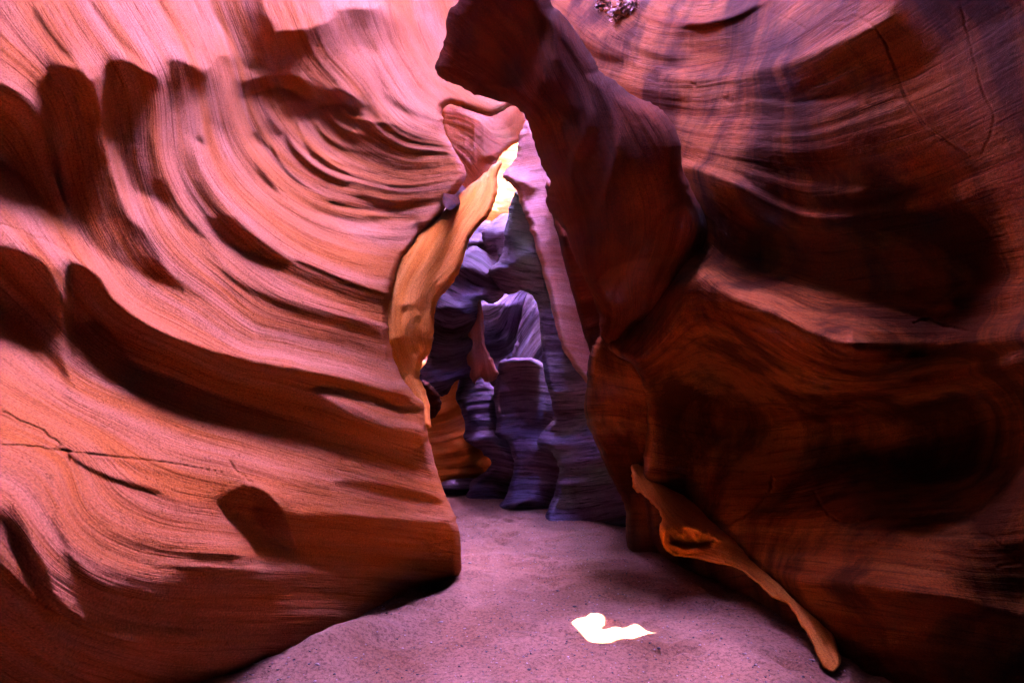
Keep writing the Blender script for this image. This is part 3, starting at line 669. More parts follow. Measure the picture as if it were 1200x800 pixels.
# far glowing wall, open to the sun
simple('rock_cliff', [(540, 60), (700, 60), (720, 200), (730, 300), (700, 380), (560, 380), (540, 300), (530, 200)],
       [(540, 60, 18), (700, 60, 18), (600, 200, 14.5), (560, 380, 12.5), (700, 380, 12.5)], H(60, 380, 6, 530, 730, 12), M_WARM_LIT,
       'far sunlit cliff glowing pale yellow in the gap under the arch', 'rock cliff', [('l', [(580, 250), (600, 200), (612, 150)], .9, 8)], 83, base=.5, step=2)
simple('rock_pillar', [(620, 140), (628, 156), (637, 180), (644, 205), (650, 222), (654, 240), (660, 262), (668, 292), (680, 330), (694, 370), (706, 410), (710, 440), (694, 452), (672, 430), (655, 395), (645, 355), (636, 320), (622, 270), (612, 244), (604, 222), (590, 208), (592, 200), (604, 186), (606, 168), (612, 150)],
       [(620, 140, 7.4), (640, 210, 7.2), (592, 206, 7.3), (610, 170, 7.4), (620, 250, 7.0), (650, 300, 6.9), (640, 340, 6.8), (690, 430, 6.5)], H(140, 440, 7, 590, 700, -10), M_ROSE,
       'slender pink violet rock pillar twisting down from the bright gap', 'rock pillar',
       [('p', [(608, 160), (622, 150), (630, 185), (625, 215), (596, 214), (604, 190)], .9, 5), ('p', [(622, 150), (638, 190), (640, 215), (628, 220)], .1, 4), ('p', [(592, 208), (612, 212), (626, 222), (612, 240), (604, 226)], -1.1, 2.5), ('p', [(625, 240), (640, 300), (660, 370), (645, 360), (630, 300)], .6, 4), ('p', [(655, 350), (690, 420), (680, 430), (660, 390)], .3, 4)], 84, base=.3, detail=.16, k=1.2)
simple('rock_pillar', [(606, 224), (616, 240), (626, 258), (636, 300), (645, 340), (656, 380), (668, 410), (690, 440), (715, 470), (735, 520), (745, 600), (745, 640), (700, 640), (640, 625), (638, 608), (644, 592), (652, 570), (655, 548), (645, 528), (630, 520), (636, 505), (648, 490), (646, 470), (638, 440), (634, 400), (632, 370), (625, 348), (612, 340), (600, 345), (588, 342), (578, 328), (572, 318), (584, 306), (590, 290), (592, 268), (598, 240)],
       [(606, 224, 8.2), (575, 320, 8.0), (600, 300, 7.8), (636, 300, 7.4), (640, 400, 7.3), (640, 520, 7.2), (690, 450, 6.6), (640, 608, 7.05), (735, 560, 6.2), (735, 640, 6.4), (690, 612, 6.9), (660, 560, 7.1)], H(220, 640, 9, 570, 745, 14), M_SKY_VIOLET,
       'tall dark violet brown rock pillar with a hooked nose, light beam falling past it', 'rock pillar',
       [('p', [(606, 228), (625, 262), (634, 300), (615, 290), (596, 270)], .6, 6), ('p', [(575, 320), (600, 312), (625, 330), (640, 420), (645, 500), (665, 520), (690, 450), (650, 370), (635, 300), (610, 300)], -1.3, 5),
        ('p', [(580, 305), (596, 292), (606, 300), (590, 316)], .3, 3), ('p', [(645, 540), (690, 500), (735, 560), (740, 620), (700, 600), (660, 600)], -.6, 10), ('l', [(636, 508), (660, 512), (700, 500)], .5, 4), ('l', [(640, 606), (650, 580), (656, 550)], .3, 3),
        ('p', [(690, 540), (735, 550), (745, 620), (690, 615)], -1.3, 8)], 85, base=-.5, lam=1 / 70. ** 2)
# dark strata nose at the left of the gap
simple('rock_outcrop', [(548, 292), (560, 290), (580, 304), (596, 324), (590, 345), (578, 356), (562, 352), (560, 366), (556, 400), (560, 430), (548, 442), (532, 448), (524, 462), (506, 466), (498, 470), (488, 440), (500, 420), (500, 360), (516, 330), (530, 310)],
       [(548, 292, 9.0), (596, 330, 9.2), (500, 360, 8.2), (540, 400, 8.4), (500, 465, 8.0), (560, 430, 8.6), (575, 330, 8.8)],
       [(0, [(540, 290), (570, 305), (596, 330)]), (.6, [(520, 325), (560, 345), (590, 345)]), (1.3, [(500, 370), (530, 385), (565, 370)]), (2, [(490, 415), (530, 420), (565, 410)]), (2.7, [(490, 460), (530, 450), (560, 440)])], M_SKY_VIOLET,
       'dark banded rock outcrop jutting over the orange recess behind the golden fin', 'rock outcrop',
       [('l', [(548, 298), (570, 312), (594, 334)], .9, 5), ('p', [(535, 312), (555, 318), (570, 330), (545, 328)], -1.1, 4), ('l', [(524, 330), (550, 342), (585, 340)], .7, 4), ('p', [(505, 368), (530, 360), (556, 375), (552, 392), (515, 385)], -1.4, 4), ('l', [(500, 388), (530, 400), (556, 396)], .6, 4),
        ('p', [(500, 405), (556, 402), (556, 420), (510, 420)], -1.2, 5), ('l', [(495, 428), (525, 434), (555, 425)], .4, 4), ('p', [(500, 450), (548, 440), (530, 452), (510, 466)], -1.3, 3), ('p', [(562, 348), (592, 340), (580, 358)], -1.3, 3)], 86, base=.0)
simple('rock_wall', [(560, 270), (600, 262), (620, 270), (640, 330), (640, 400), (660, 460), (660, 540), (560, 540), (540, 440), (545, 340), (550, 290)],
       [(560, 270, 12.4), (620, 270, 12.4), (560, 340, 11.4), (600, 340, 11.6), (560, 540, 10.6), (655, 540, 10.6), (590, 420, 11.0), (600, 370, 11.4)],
       [(0, [(550, 280), (620, 290)]), (1, [(550, 340), (600, 335), (620, 325)]), (2, [(550, 390), (590, 392), (615, 340)]), (3, [(550, 440), (600, 435), (640, 380)]), (4, [(550, 500), (650, 480)])], M_SKY_VIOLET,
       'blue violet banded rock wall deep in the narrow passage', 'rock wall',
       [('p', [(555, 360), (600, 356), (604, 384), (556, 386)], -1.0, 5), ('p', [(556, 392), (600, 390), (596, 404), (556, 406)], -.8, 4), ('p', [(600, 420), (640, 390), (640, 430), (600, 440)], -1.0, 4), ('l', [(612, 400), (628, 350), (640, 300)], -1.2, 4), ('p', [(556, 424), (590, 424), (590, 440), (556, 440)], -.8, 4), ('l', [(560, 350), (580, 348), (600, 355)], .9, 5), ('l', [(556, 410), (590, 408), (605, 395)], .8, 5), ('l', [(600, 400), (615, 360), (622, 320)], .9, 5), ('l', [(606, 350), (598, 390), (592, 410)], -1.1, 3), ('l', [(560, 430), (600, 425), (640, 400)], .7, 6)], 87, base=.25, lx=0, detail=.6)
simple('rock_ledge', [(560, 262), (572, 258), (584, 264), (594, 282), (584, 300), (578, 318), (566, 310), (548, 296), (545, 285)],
       [(560, 262, 10.5), (594, 282, 10.5), (550, 296, 10.0), (578, 316, 10.1)], H(255, 320, 3, 540, 600, 4), M_SKY_VIOLET,
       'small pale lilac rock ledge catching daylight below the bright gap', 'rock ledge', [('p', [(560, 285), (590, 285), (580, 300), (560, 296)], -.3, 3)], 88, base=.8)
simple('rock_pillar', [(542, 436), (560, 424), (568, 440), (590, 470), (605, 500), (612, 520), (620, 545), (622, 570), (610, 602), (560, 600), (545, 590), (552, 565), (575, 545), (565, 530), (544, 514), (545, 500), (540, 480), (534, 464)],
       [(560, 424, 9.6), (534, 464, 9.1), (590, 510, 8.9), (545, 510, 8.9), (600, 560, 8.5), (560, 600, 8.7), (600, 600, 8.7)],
       H(425, 600, 6, 530, 610, -8), M_SKY_VIOLET, 'leaning lilac banded rock pillar with a ledge, left of the dark pillar in the passage', 'rock pillar',
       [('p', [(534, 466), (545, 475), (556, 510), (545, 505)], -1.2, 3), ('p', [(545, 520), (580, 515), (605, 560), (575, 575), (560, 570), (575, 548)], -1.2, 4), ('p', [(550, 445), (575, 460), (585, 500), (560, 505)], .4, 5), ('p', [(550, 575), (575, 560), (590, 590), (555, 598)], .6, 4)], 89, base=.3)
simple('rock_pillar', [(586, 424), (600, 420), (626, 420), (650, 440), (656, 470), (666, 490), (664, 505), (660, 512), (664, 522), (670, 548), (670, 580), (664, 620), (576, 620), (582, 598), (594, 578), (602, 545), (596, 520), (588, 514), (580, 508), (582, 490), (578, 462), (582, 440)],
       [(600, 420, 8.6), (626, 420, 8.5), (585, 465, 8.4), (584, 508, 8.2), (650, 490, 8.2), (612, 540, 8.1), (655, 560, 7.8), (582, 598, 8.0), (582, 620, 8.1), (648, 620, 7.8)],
       H(420, 620, 6, 570, 660, -6), M_SKY_VIOLET, 'dark hollowed rock pillar with a fanned violet foot on the sand, centre of the passage', 'rock pillar',
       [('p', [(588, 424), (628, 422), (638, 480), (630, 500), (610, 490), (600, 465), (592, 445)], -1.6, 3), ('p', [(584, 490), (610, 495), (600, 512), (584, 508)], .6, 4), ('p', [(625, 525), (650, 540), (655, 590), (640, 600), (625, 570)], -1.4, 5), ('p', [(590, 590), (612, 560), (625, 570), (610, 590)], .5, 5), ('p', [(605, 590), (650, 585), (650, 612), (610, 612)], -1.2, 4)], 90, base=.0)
# orange recess at the back
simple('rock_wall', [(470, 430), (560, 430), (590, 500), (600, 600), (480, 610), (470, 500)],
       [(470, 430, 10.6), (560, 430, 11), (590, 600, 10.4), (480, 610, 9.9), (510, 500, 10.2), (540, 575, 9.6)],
       [(0, [(480, 440), (560, 430)]), (1, [(480, 480), (520, 480), (560, 455)]), (2, [(490, 520), (540, 510)]), (3, [(490, 560), (560, 560)]), (4, [(490, 600), (590, 600)])], M_WARM_LIT,
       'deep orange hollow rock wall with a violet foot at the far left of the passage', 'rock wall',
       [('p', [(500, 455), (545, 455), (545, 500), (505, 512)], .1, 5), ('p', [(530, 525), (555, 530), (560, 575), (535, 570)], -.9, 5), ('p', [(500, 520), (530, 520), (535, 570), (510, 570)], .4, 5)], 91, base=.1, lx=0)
simple('boulder', [(522, 562), (540, 559), (556, 560), (556, 572), (548, 580), (524, 580), (512, 572)], [(522, 562, 9.4), (556, 562, 9.3), (535, 578, 8.95)], H(555, 585, 3, 510, 560, 0), M_SKY_VIOLET,
       'low flat violet boulder on the sand at the back of the passage', 'boulder', [('p', [(515, 572), (555, 572), (550, 582), (520, 582)], -1.0, 2)], 92, base=.5, curl=8)
# pieces between pillar and arch
simple('rock_fin', [(640, 214), (650, 220), (656, 236), (664, 252), (671, 264), (669, 280), (680, 292), (700, 300), (730, 370), (730, 430), (712, 452), (700, 446), (690, 410), (676, 362), (662, 312), (652, 270), (642, 236)],
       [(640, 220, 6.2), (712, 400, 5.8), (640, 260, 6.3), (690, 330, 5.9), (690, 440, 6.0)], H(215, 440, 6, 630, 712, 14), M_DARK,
       'rough dark red rock fin between the pink pillar and the arch', 'rock fin',
       [('p', [(645, 232), (662, 255), (665, 275), (650, 285), (640, 258)], .1, 4), ('p', [(664, 290), (690, 330), (704, 380), (690, 400), (675, 360)], -1.0, 5), ('l', [(645, 300), (668, 350), (688, 400)], .2, 3), ('p', [(655, 280), (668, 278), (672, 300), (664, 306)], -1.4, 3)], 93, base=-.4)

simple('rock_fin', [(550, 378), (556, 352), (562, 346), (567, 372), (568, 402), (578, 424), (584, 440), (572, 448), (562, 442), (556, 450), (549, 436), (546, 408)], [(556, 352, 8.7), (566, 400, 8.5), (548, 410, 8.6), (575, 440, 8.5), (552, 445, 8.6)],
       [(0, [(548, 350), (552, 440)]), (.5, [(566, 350), (582, 440)])], M_ROSE, 'narrow reddish rock fin standing upright in front of the dark banded outcrop', 'rock fin',
       [('l', [(556, 356), (556, 400), (566, 436)], .9, 3), ('p', [(560, 380), (568, 400), (580, 440), (566, 440)], -1.0, 3)], 95, base=.2, curl=4, curl_d=.15, thick=.3)
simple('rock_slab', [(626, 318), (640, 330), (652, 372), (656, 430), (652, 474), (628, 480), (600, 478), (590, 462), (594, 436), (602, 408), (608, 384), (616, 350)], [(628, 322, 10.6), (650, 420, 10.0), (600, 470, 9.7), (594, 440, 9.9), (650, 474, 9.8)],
       [(0, [(600, 350), (626, 318)]), (1, [(592, 430), (612, 390), (640, 350)]), (2, [(596, 470), (620, 430), (655, 390)]), (3, [(630, 480), (656, 440)])], M_SKY_VIOLET, 'slanting blue lilac rock slab with diagonal bands beside the dark beam-lit pillar', 'rock slab',
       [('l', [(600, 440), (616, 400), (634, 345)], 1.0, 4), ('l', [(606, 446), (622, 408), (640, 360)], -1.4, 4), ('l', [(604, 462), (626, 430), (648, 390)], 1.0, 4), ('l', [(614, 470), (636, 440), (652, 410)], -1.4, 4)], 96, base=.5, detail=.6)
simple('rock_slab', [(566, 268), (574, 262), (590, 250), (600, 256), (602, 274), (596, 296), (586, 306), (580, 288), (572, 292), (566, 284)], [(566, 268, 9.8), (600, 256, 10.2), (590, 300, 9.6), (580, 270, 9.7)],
       [(0, [(566, 265), (600, 255)]), (.6, [(570, 290), (600, 290)])], M_SKY_VIOLET, 'angular white lilac rock slab just under the yellow glow', 'rock slab', [('p', [(580, 276), (600, 262), (600, 284), (586, 300)], -.2, 3), ('l', [(566, 270), (582, 272), (600, 258)], 1.0, 3)], 97, base=.9, curl=4, curl_d=.15, thick=.3)
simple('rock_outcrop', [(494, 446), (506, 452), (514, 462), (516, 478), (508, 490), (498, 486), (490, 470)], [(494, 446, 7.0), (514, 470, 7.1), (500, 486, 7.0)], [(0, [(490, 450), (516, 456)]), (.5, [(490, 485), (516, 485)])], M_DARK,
       'small black hooked rock outcrop between the left wall and the orange hollow', 'rock outcrop', [('p', [(500, 462), (514, 466), (506, 486)], -1.2, 3)], 98, base=0, curl=5, thick=.3)

# ------------------------------------------------------------------ sand floor
def sand_mat():
    m = bpy.data.materials.new('sand'); m.use_nodes = True
    n = m.node_tree; N = n.nodes; L = n.links
    bs = N['Principled BSDF']; bs.inputs['Roughness'].default_value = .95; bs.inputs['Specular IOR Level'].default_value = .1
    geo = N.new('ShaderNodeNewGeometry')
    def noise(sc, det, r=.6):
        t = N.new('ShaderNodeTexNoise'); t.inputs['Scale'].default_value = sc; t.inputs['Detail'].default_value = det; t.inputs['Roughness'].default_value = r
        L.new(geo.outputs['Position'], t.inputs['Vector']); return t.outputs['Fac']
    r = N.new('ShaderNodeValToRGB'); L.new(noise(2.2, 5), r.inputs[0])
    r.color_ramp.elements[0].position = .35; r.color_ramp.elements[0].color = (.20, .075, .035, 1)
    r.color_ramp.elements[1].position = .65; r.color_ramp.elements[1].color = (.28, .12, .068, 1)
    r2 = N.new('ShaderNodeValToRGB'); L.new(noise(48, 6, .85), r2.inputs[0])
    r2.color_ramp.elements[0].position = .38; r2.color_ramp.elements[0].color = (.22, .17, .2, 1)
    r2.color_ramp.elements[1].position = .55; r2.color_ramp.elements[1].color = (1, 1, 1, 1)
    mx = N.new('ShaderNodeMix'); mx.data_type = 'RGBA'; mx.blend_type = 'MULTIPLY'; mx.inputs[0].default_value = .85
    L.new(r.outputs[0], mx.inputs[6]); L.new(r2.outputs[0], mx.inputs[7]); L.new(mx.outputs[2], bs.inputs['Base Color'])
    b = N.new('ShaderNodeBump'); b.inputs['Strength'].default_value = .6; b.inputs['Distance'].default_value = .012; L.new(noise(55, 5, .7), b.inputs['Height'])
    b2 = N.new('ShaderNodeBump'); b2.inputs['Strength'].default_value = .4; b2.inputs['Distance'].default_value = .03; L.new(noise(9, 3, .5), b2.inputs['Height']); L.new(b.outputs[0], b2.inputs['Normal'])
    L.new(b2.outputs[0], bs.inputs['Normal'])
    return m
M_SAND = sand_mat()
gx = np.concatenate([np.linspace(-6, -2, 20)[:-1], np.arange(-2, 2.6, .02), np.linspace(2.6, 7, 22)])
gy = np.concatenate([np.linspace(-7, 2.2, 36)[:-1], np.arange(2.2, 6, .02), np.arange(6, 11, .04), np.linspace(11, 24, 40)])
GX, GY = np.meshgrid(gx, gy)
def ground_z(x, y):
    z = .018 * noise2(x, y, .9, 201, 3) + .010 * noise2(x, y, .22, 202, 3) + .004 * noise2(x, y, .07, 203, 2)
    return z
GZ = ground_z(GX, GY)
_lx, _ly = np.array([-2.3, -1.7, -1.05, -.62, -.40, -.37]), np.array([2.0, 2.5, 3.2, 3.9, 4.35, 4.8])
_d, _, _ = dist_poly(np.stack([_lx, _ly], 1), GX, GY, False, True)
GZ += .07 * np.exp(-(_d / .16) ** 2) * (1 + .5 * noise2(GX, GY, .25, 206, 2))
GZ += .05 * np.exp(-((GX - 1.25) / .3) ** 2 - ((GY - 3.3) / .7) ** 2) + .06 * np.exp(-((GX + .95) / .25) ** 2 - ((GY - 3.2) / .5) ** 2)
# trodden dimples
rf = np.random.default_rng(5)
for i in range(150):
    fx, fy = rf.uniform(-1.4, 2.0), rf.uniform(2.4, 7.5); a = rf.uniform(0, 3.14)
    u = (GX - fx) * math.cos(a) + (GY - fy) * math.sin(a); v = -(GX - fx) * math.sin(a) + (GY - fy) * math.cos(a)
    q = (u / .13) ** 2 + (v / .055) ** 2
    GZ += np.where(q < 9, -.020 * np.exp(-q) + .009 * np.exp(-(np.sqrt(q) - 1.5) ** 2 * 4), 0)
idx = np.arange(GX.size).reshape(GX.shape)
q = np.stack([idx[:-1, :-1], idx[:-1, 1:], idx[1:, 1:], idx[1:, :-1]], -1).reshape(-1, 4)
g = mesh_from_arrays('sand_floor', np.stack([GX, GY, GZ], -1).reshape(-1, 3), q, M_SAND)
set_props(g, kind='structure')

# ------------------------------------------------------------------ the canyon behind the camera and the rim above, shaped to cut sky light
def world_sheet(name, fn, nu, nv, mat, label, cat, seed):
    U, Vv = np.meshgrid(np.linspace(0, 1, nu), np.linspace(0, 1, nv))
    P = fn(U, Vv)
    nz = noise2(U * 600, Vv * 500, 120, seed, 4)[..., None]
    P = P + nz * .25 * np.stack([np.ones_like(U), np.ones_like(U), 0 * U], -1)
    P[..., 0] += .05 * noise1(P[..., 2] * 3 + nz[..., 0] + 50, seed) + .02 * noise1(P[..., 2] * 11 + nz[..., 0] + 90, seed + 1)
    idx = np.arange(U.size).reshape(U.shape)
    q = np.stack([idx[:-1, :-1], idx[:-1, 1:], idx[1:, 1:], idx[1:, :-1]], -1).reshape(-1, 4)
    o = mesh_from_arrays(name, P.reshape(-1, 3), q, mat, {'strata': (P[..., 2] * 1.2).ravel()})
    return set_props(o, label, cat, None, 'thing')

def rear(U, V):
    a = np.radians(-40 + 258 * U)                      # round behind the camera
    R = 3.0 + .2 * np.sin(5 * a) + .6 * U
    z = -.4 + 14.0 * V
    lean = 1 - .85 * V  # leans in to close off sky light behind the viewer
    x = .0 + R * np.cos(a) * lean
    y = .3 - (R + .4) * np.sin(a) * (1 - .9 * V)
    return np.stack([x, y, z], -1)
world_sheet('canyon_bend', rear, 160, 120, M_LOW_BOUNCE, 'tall rounded bend of dark sandstone wall closing the canyon behind the viewer', 'rock wall', 301)

def rim_right(U, V):
    y = -4.2 + 14.2 * U
    return np.stack([3.2 + .8 * np.clip((y - 4) / 3, 0, 1) - (.5 + 2.6 * np.clip((2.9 - y) / 1.3, 0, 1) + 1.4 * np.clip((y - 5) / 2, 0, 1)) * np.minimum(V * 2.2, 1) ** 1.2 + .15 * np.sin(y * 1.3), y, 1.8 + 3.2 * np.clip((y - 3.5) / 2, 0, 1) * (1 - V) + 12.0 * V], -1)  # lean shaped to keep sky light off the near right wall
world_sheet('canyon_wall', rim_right, 200, 120, M_LOW_BOUNCE, 'upper part of the right canyon side, leaning in above the red overhanging wall', 'rock wall', 302)
def rim_left(U, V):
    y = -4.2 + 13 * U
    return np.stack([-4.0 - 1.0 * np.clip((y - 2) / 4, 0, 1.2) + (.5 + 1.5 * np.clip((4.5 - y) / 2, 0, 1) + 1.5 * np.clip((1.2 - y) / 1.5, 0, 1) + 1.4 * np.clip((y - 5) / 2, 0, 1)) * V ** 1.2 + .15 * np.sin(y * 1.3), y, -.3 + 14.3 * V], -1)  # lean shaped to narrow the sky opening on the left
world_sheet('canyon_wall', rim_left, 160, 120, M_LOW_BOUNCE, 'upper part of the left canyon side, rising steeply above the fluted wall', 'rock wall', 303)

FARP = np.array([(-5.2, 3.2), (-4.2, 6.5), (-2.6, 10), (-2.2, 13), (-1.0, 17), (.6, 18.5), (2.0, 16.5), (2.6, 13), (3.0, 10), (3.8, 7), (4.4, 4.2)])
def far_bend(U, V):
    S = spline(FARP, False, 10); t = np.linspace(0, 1, len(S))
    return np.stack([np.interp(U, t, S[:, 0]), np.interp(U, t, S[:, 1]) + 2.5 * V * np.clip(1 - np.abs(U - .5) * 4, 0, 1), -.3 + (13.5 - 7.5 * np.clip(1.6 - np.abs(U - .5) * 6, 0, 1)) * V], -1)
world_sheet('canyon_bend', far_bend, 320, 160, M_LOW_BOUNCE, 'far bend of tall canyon wall enclosing the narrow passage', 'rock wall', 304)

# ------------------------------------------------------------------ small stones and crumbs on the sand
def crumbs(n, seed):
    r = np.random.default_rng(seed)
    base = np.array([(1, 0, 0), (-1, 0, 0), (0, 1, 0), (0, -1, 0), (0, 0, 1), (0, 0, -1)], float)
    T8 = np.array([(0, 2, 4), (2, 1, 4), (1, 3, 4), (3, 0, 4), (2, 0, 5), (1, 2, 5), (3, 1, 5), (0, 3, 5)])
    V = []; T = []
    fi = lambda x, y: GZ[np.clip(np.searchsorted(gy, y), 0, len(gy) - 1), np.clip(np.searchsorted(gx, x), 0, len(gx) - 1)]
    for i in range(n):
        y = 2.3 + 6.5 * r.random() ** 1.6; x = r.uniform(-1.5, 1.9)
        sz = .0022 + .0075 * r.random() ** 6 if i % 220 else r.uniform(.008, .02)
        b = base * sz * (1 + r.normal(0, .3, (6, 1))) * np.array([1, r.uniform(.6, 1), .6 if sz < .008 else .35])
        a = r.uniform(0, 6.28); c, s = math.cos(a), math.sin(a)
        b = b @ np.array([[c, s, 0], [-s, c, 0], [0, 0, 1]])
        V.append(b + np.array([x, y, fi(x, y) + sz * .3])); T.append(T8 + 6 * i)
    return np.concatenate(V), np.concatenate(T)
V_, T_ = crumbs(14000, 8)
M_GRIT = bpy.data.materials.new('grit'); M_GRIT.use_nodes = True
_n = M_GRIT.node_tree; _b = _n.nodes['Principled BSDF']; _b.inputs['Roughness'].default_value = .9
_g = _n.nodes.new('ShaderNodeNewGeometry'); _r = _n.nodes.new('ShaderNodeValToRGB'); _n.links.new(_g.outputs['Random Per Island'], _r.inputs[0]); _n.links.new(_r.outputs[0], _b.inputs['Base Color'])
_r.color_ramp.elements[0].color = (.05, .03, .03, 1); _r.color_ramp.elements[0].position = .45; _r.color_ramp.elements[1].color = (.42, .27, .24, 1)
gr = mesh_from_arrays('gravel', V_, T_, M_GRIT, smooth=False)
set_props(gr, kind='stuff')

def roof(name, fn, nu, nv, mat, label, seed, th=.6):  # unseen slabs added overhead to narrow the sky opening
    U, Vv = np.meshgrid(np.linspace(0, 1, nu), np.linspace(0, 1, nv))
    P = fn(U, Vv); P[..., 2] += .35 * noise2(P[..., 0], P[..., 1], 2.2, seed, 4)
    P2 = P.copy(); P2[..., 2] += th
    idx = np.arange(U.size).reshape(U.shape); n = U.size
    q = np.stack([idx[:-1, :-1], idx[:-1, 1:], idx[1:, 1:], idx[1:, :-1]], -1).reshape(-1, 4)
    ring = np.concatenate([idx[0, :], idx[1:, -1], idx[-1, -2::-1], idx[-2:0:-1, 0]]); r2 = np.roll(ring, -1)
    side = np.stack([ring, ring + n, r2 + n, r2], -1)
    V = np.concatenate([P.reshape(-1, 3), P2.reshape(-1, 3)])
    o = mesh_from_arrays(name, V, np.concatenate([q[:, ::-1], q + n, side]), mat, {'strata': V[:, 2]})
    return set_props(o, label, 'rock overhang', None, 'thing')
wig = lambda t, s: .35 * noise1(t * 1.3 + 40, s) + .12 * noise1(t * 4 + 80, s + 1)
def sky_block_back(U, V):
    x = -6.5 + 12.5 * U; y1 = ROOF_Y + wig(x, 410)
    return np.stack([x, -6.5 + (y1 + 6.5) * V, 7.4 + 0 * x], -1)
def sky_block_right(U, V):
    y = ROOF_Y - .8 + 5.2 * V; x0 = ROOF_X + wig(y, 412)
    return np.stack([x0 + (6 - x0) * U, y, 6.6 + 0 * y], -1)
ROOF_Y, ROOF_X = 2.5, 2.7
roof('sky_block_slab', sky_block_back, 120, 90, M_LOW_BOUNCE, 'added unseen rock slab blocking sky light above and behind the viewer', 411)
roof('sky_block_slab', sky_block_right, 70, 80, M_LOW_BOUNCE, 'added unseen rock slab blocking sky light high above the red right wall', 413)

bpy.context.view_layer.update()
_dg = bpy.context.evaluated_depsgraph_get()
def hit_depth(px, py):
    o = Vector((0, 0, CAM_H)); d = ray(np.array(float(px)), np.array(float(py))); L_ = np.linalg.norm(d)
    h, loc, *_ = scene.ray_cast(_dg, o, Vector(d / L_))
    return (loc - o).length / L_ if h else 6.0
HOLE = [(673, 726), (680, 724), (690, 724), (701, 723), (703, 728), (699, 735), (701, 740), (715, 740), (735, 738), (752, 738), (764, 743), (757, 748), (740, 749), (720, 752), (706, 754), (694, 752), (686, 743), (679, 734)]
def sun_blocker(z, x0, x1, y0, y1, holes, mat, label, thick=.25):
    """added unseen slab that blocks the sun, with openings cut to shape its patches"""
    sh = SUN_DIR / SUN_DIR[2]
    polys = []
    for W in holes:
        P = W + sh * (z - W[:, 2])[:, None]; polys.append(spline(P[:, :2], True, 3))
    def axis(a, b, k):
        c = [np.arange(a, b, .35), [b]]
        for P in polys: c.append(np.arange(P[:, k].min() - .06, P[:, k].max() + .06, .02))
        c = np.unique(np.round(np.concatenate(c), 3)); return c[(c >= a) & (c <= b)]
    X, Y = np.meshgrid(axis(x0, x1, 0), axis(y0, y1, 1))
    keep = np.ones((X.shape[0] - 1, X.shape[1] - 1), bool); X2, Y2 = X.copy(), Y.copy()
    for P in polys:
        ins = inside(P, X, Y)
        allin = ins[:-1, :-1] & ins[1:, :-1] & ins[:-1, 1:] & ins[1:, 1:]
        anyin = ins[:-1, :-1] | ins[1:, :-1] | ins[:-1, 1:] | ins[1:, 1:]
        keep &= ~allin
        near = np.zeros_like(ins); near[:-1, :-1] |= anyin & ~allin; near[1:, :-1] |= anyin & ~allin; near[:-1, 1:] |= anyin & ~allin; near[1:, 1:] |= anyin & ~allin
        mv = near & ins
        jj, ii = np.nonzero(mv)
        if len(jj):
            d, nx, ny = dist_poly(P, X[mv], Y[mv], True, True)
            X2[mv] = nx; Y2[mv] = ny
    edge = np.minimum(np.minimum(X - x0, x1 - X), np.minimum(Y - y0, y1 - Y))
    Z = z + .25 * noise2(X, Y, 1.6, 77, 3) * np.clip(edge, 0, 1) * 0
    n = X.size; bot = np.stack([X2, Y2, Z], -1).reshape(-1, 3); top = bot + sh * thick
    top[:, 2] += (.4 * np.clip(edge, 0, 1) * 0).ravel()
    idx = np.arange(n).reshape(X.shape)
    q = np.stack([idx[:-1, :-1], idx[1:, :-1], idx[1:, 1:], idx[:-1, 1:]], -1)[keep]
    e = np.concatenate([q[:, [0, 1]], q[:, [1, 2]], q[:, [2, 3]], q[:, [3, 0]]]); key = np.sort(e, 1); kk = key[:, 0].astype(np.int64) * n + key[:, 1]
    _, inv, cnt = np.unique(kk, return_inverse=True, return_counts=True); be = e[cnt[inv] == 1]
    Q = np.concatenate([q, q[:, ::-1] + n, np.stack([be[:, 1], be[:, 0], be[:, 0] + n, be[:, 1] + n], -1)])
    V = np.concatenate([bot, top]); u, inv = np.unique(Q, return_inverse=True)
    o = mesh_from_arrays('sun_block_slab', V[u], inv.reshape(Q.shape), mat, {'strata': V[u][:, 2]}, smooth=False)
    return set_props(o, label, 'rock bridge')
def on_surface(pts, push=0.0):
    return np.array([unproject(np.array(float(a)), np.array(float(b)), np.array(hit_depth(a, b) + push)) for a, b in pts])
hp = np.array(HOLE, float)
holes = [unproject(hp[:, 0], hp[:, 1], floor_depth(hp[:, 0], hp[:, 1])),
         on_surface([(562, 0), (585, -45), (620, -55), (632, 0), (640, 50), (632, 85), (612, 92), (578, 72)], .3)]  # second opening added so sun on the arch's hidden back gives warm bounce
sun_blocker(24.0, -7.0, 1.6, 3.5, 21.8, holes, M_LOW_BOUNCE, 'added unseen slab high overhead blocking the sun, with openings cut for its patches')  # added out of view to keep direct sun off the canyon

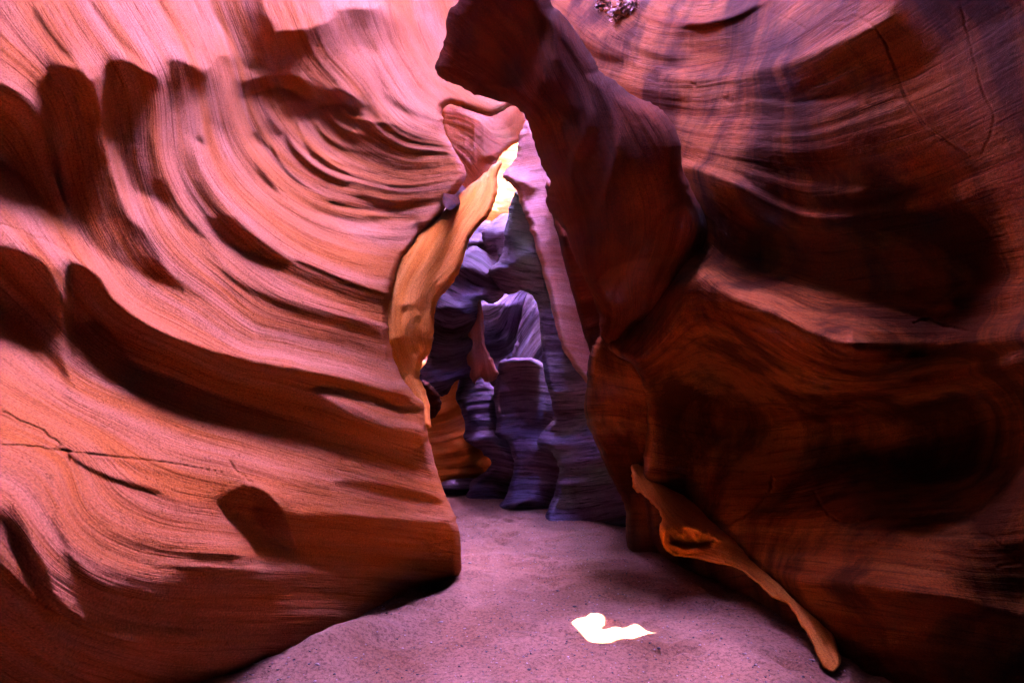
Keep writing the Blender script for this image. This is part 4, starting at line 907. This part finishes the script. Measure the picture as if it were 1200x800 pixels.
# ------------------------------------------------------------------ dry bush caught on the ledge at the top
def dry_bush(px, py, D, size, seed, label):
    r = np.random.default_rng(seed)
    c = unproject(np.array(float(px)), np.array(float(py)), np.array(D))
    root = bpy.data.objects.new('dry_bush', None); COL.objects.link(root); root.location = c
    set_props(root, label, 'bush', 'dry bushes on the upper ledge')
    V = []; Q = []
    n = int(900 * size / .25)
    for i in range(n):
        cl = r.integers(0, 14); rr = np.random.default_rng(seed * 50 + int(cl)); cc = rr.normal(0, .42, 3) * size * np.array([1, .6, .55]) + np.array([0, 0, .25 * size])
        p = cc + r.normal(0, .13, 3) * size
        a = r.normal(0, 1, 3); a /= np.linalg.norm(a); b = np.cross(a, r.normal(0, 1, 3)); b /= np.linalg.norm(b)
        l_, w_ = r.uniform(.012, .028), r.uniform(.006, .012)
        k = len(V); V += [p - a * l_ - b * w_, p + a * l_ - b * w_, p + a * l_ + b * w_, p - a * l_ + b * w_]; Q.append((k, k + 1, k + 2, k + 3))
    lf = mesh_from_arrays('leaves', np.array(V), np.array(Q), M_LEAF, smooth=False); lf.parent = root
    V = []; Q = []
    for i in range(60):
        p = np.array([r.normal(0, .1), r.normal(0, .06), -.05]) * size; d = r.normal(0, 1, 3) * np.array([1, .6, .4]) + np.array([0, 0, .7]); d /= np.linalg.norm(d)
        rad = .0035
        for s_ in range(4):
            q = p + d * size * .22; d = d + r.normal(0, .35, 3); d /= np.linalg.norm(d)
            k = len(V)
            for e in (p, q):
                for ax in ((1, 0, 0), (-.5, .8, .2), (-.5, -.6, -.6)): V.append(e + rad * np.array(ax))
            Q += [(k, k + 1, k + 4, k + 3), (k + 1, k + 2, k + 5, k + 4), (k + 2, k, k + 3, k + 5)]; p = q; rad *= .75
    tw = mesh_from_arrays('twigs', np.array(V), np.array(Q), M_TWIG, smooth=False); tw.parent = root
    return root
def flat_mat(name, col):
    m = bpy.data.materials.new(name); m.use_nodes = True; b = m.node_tree.nodes['Principled BSDF']
    b.inputs['Roughness'].default_value = .9
    g = m.node_tree.nodes.new('ShaderNodeNewGeometry'); r = m.node_tree.nodes.new('ShaderNodeValToRGB')
    m.node_tree.links.new(g.outputs['Random Per Island'], r.inputs[0]); m.node_tree.links.new(r.outputs[0], b.inputs['Base Color'])
    r.color_ramp.elements[0].color = (*[c * .35 for c in col], 1); r.color_ramp.elements[1].color = (*[c * 1.5 for c in col], 1)
    return m
M_LEAF = flat_mat('dry_leaf', (.38, .19, .11)); M_TWIG = flat_mat('twig', (.3, .16, .09))

dry_bush(734, 16, hit_depth(734, 18) + .02, .23, 3, 'larger dry brown bush caught on the pink ledge at the top of the right wall')
dry_bush(706, 8, hit_depth(706, 12), .10, 4, 'small dry tuft on the pink ledge, left of the larger bush')

# ------------------------------------------------------------------ dusty air in the canyon
def haze_box(dens):
    x0, x1, y0, y1, z0, z1 = -30, 30, -30, 60, -1.2, 26
    V = [(x, y, z) for z in (z0, z1) for y in (y0, y1) for x in (x0, x1)]
    Q = [(0, 2, 3, 1), (4, 5, 7, 6), (0, 1, 5, 4), (2, 6, 7, 3), (0, 4, 6, 2), (1, 3, 7, 5)]
    m = bpy.data.materials.new('haze'); m.use_nodes = True; n = m.node_tree; n.nodes.clear()
    o_ = n.nodes.new('ShaderNodeOutputMaterial'); v = n.nodes.new('ShaderNodeVolumePrincipled')
    v.inputs['Density'].default_value = dens; v.inputs['Color'].default_value = (.9, .85, .85, 1); v.inputs['Anisotropy'].default_value = .55
    n.links.new(v.outputs[0], o_.inputs['Volume'])
    o = mesh_from_arrays('haze', np.array(V, float), np.array(Q), m, smooth=False)
    set_props(o, kind='stuff'); return o
haze_box(.0006)
scene.cycles.volume_bounces = 0
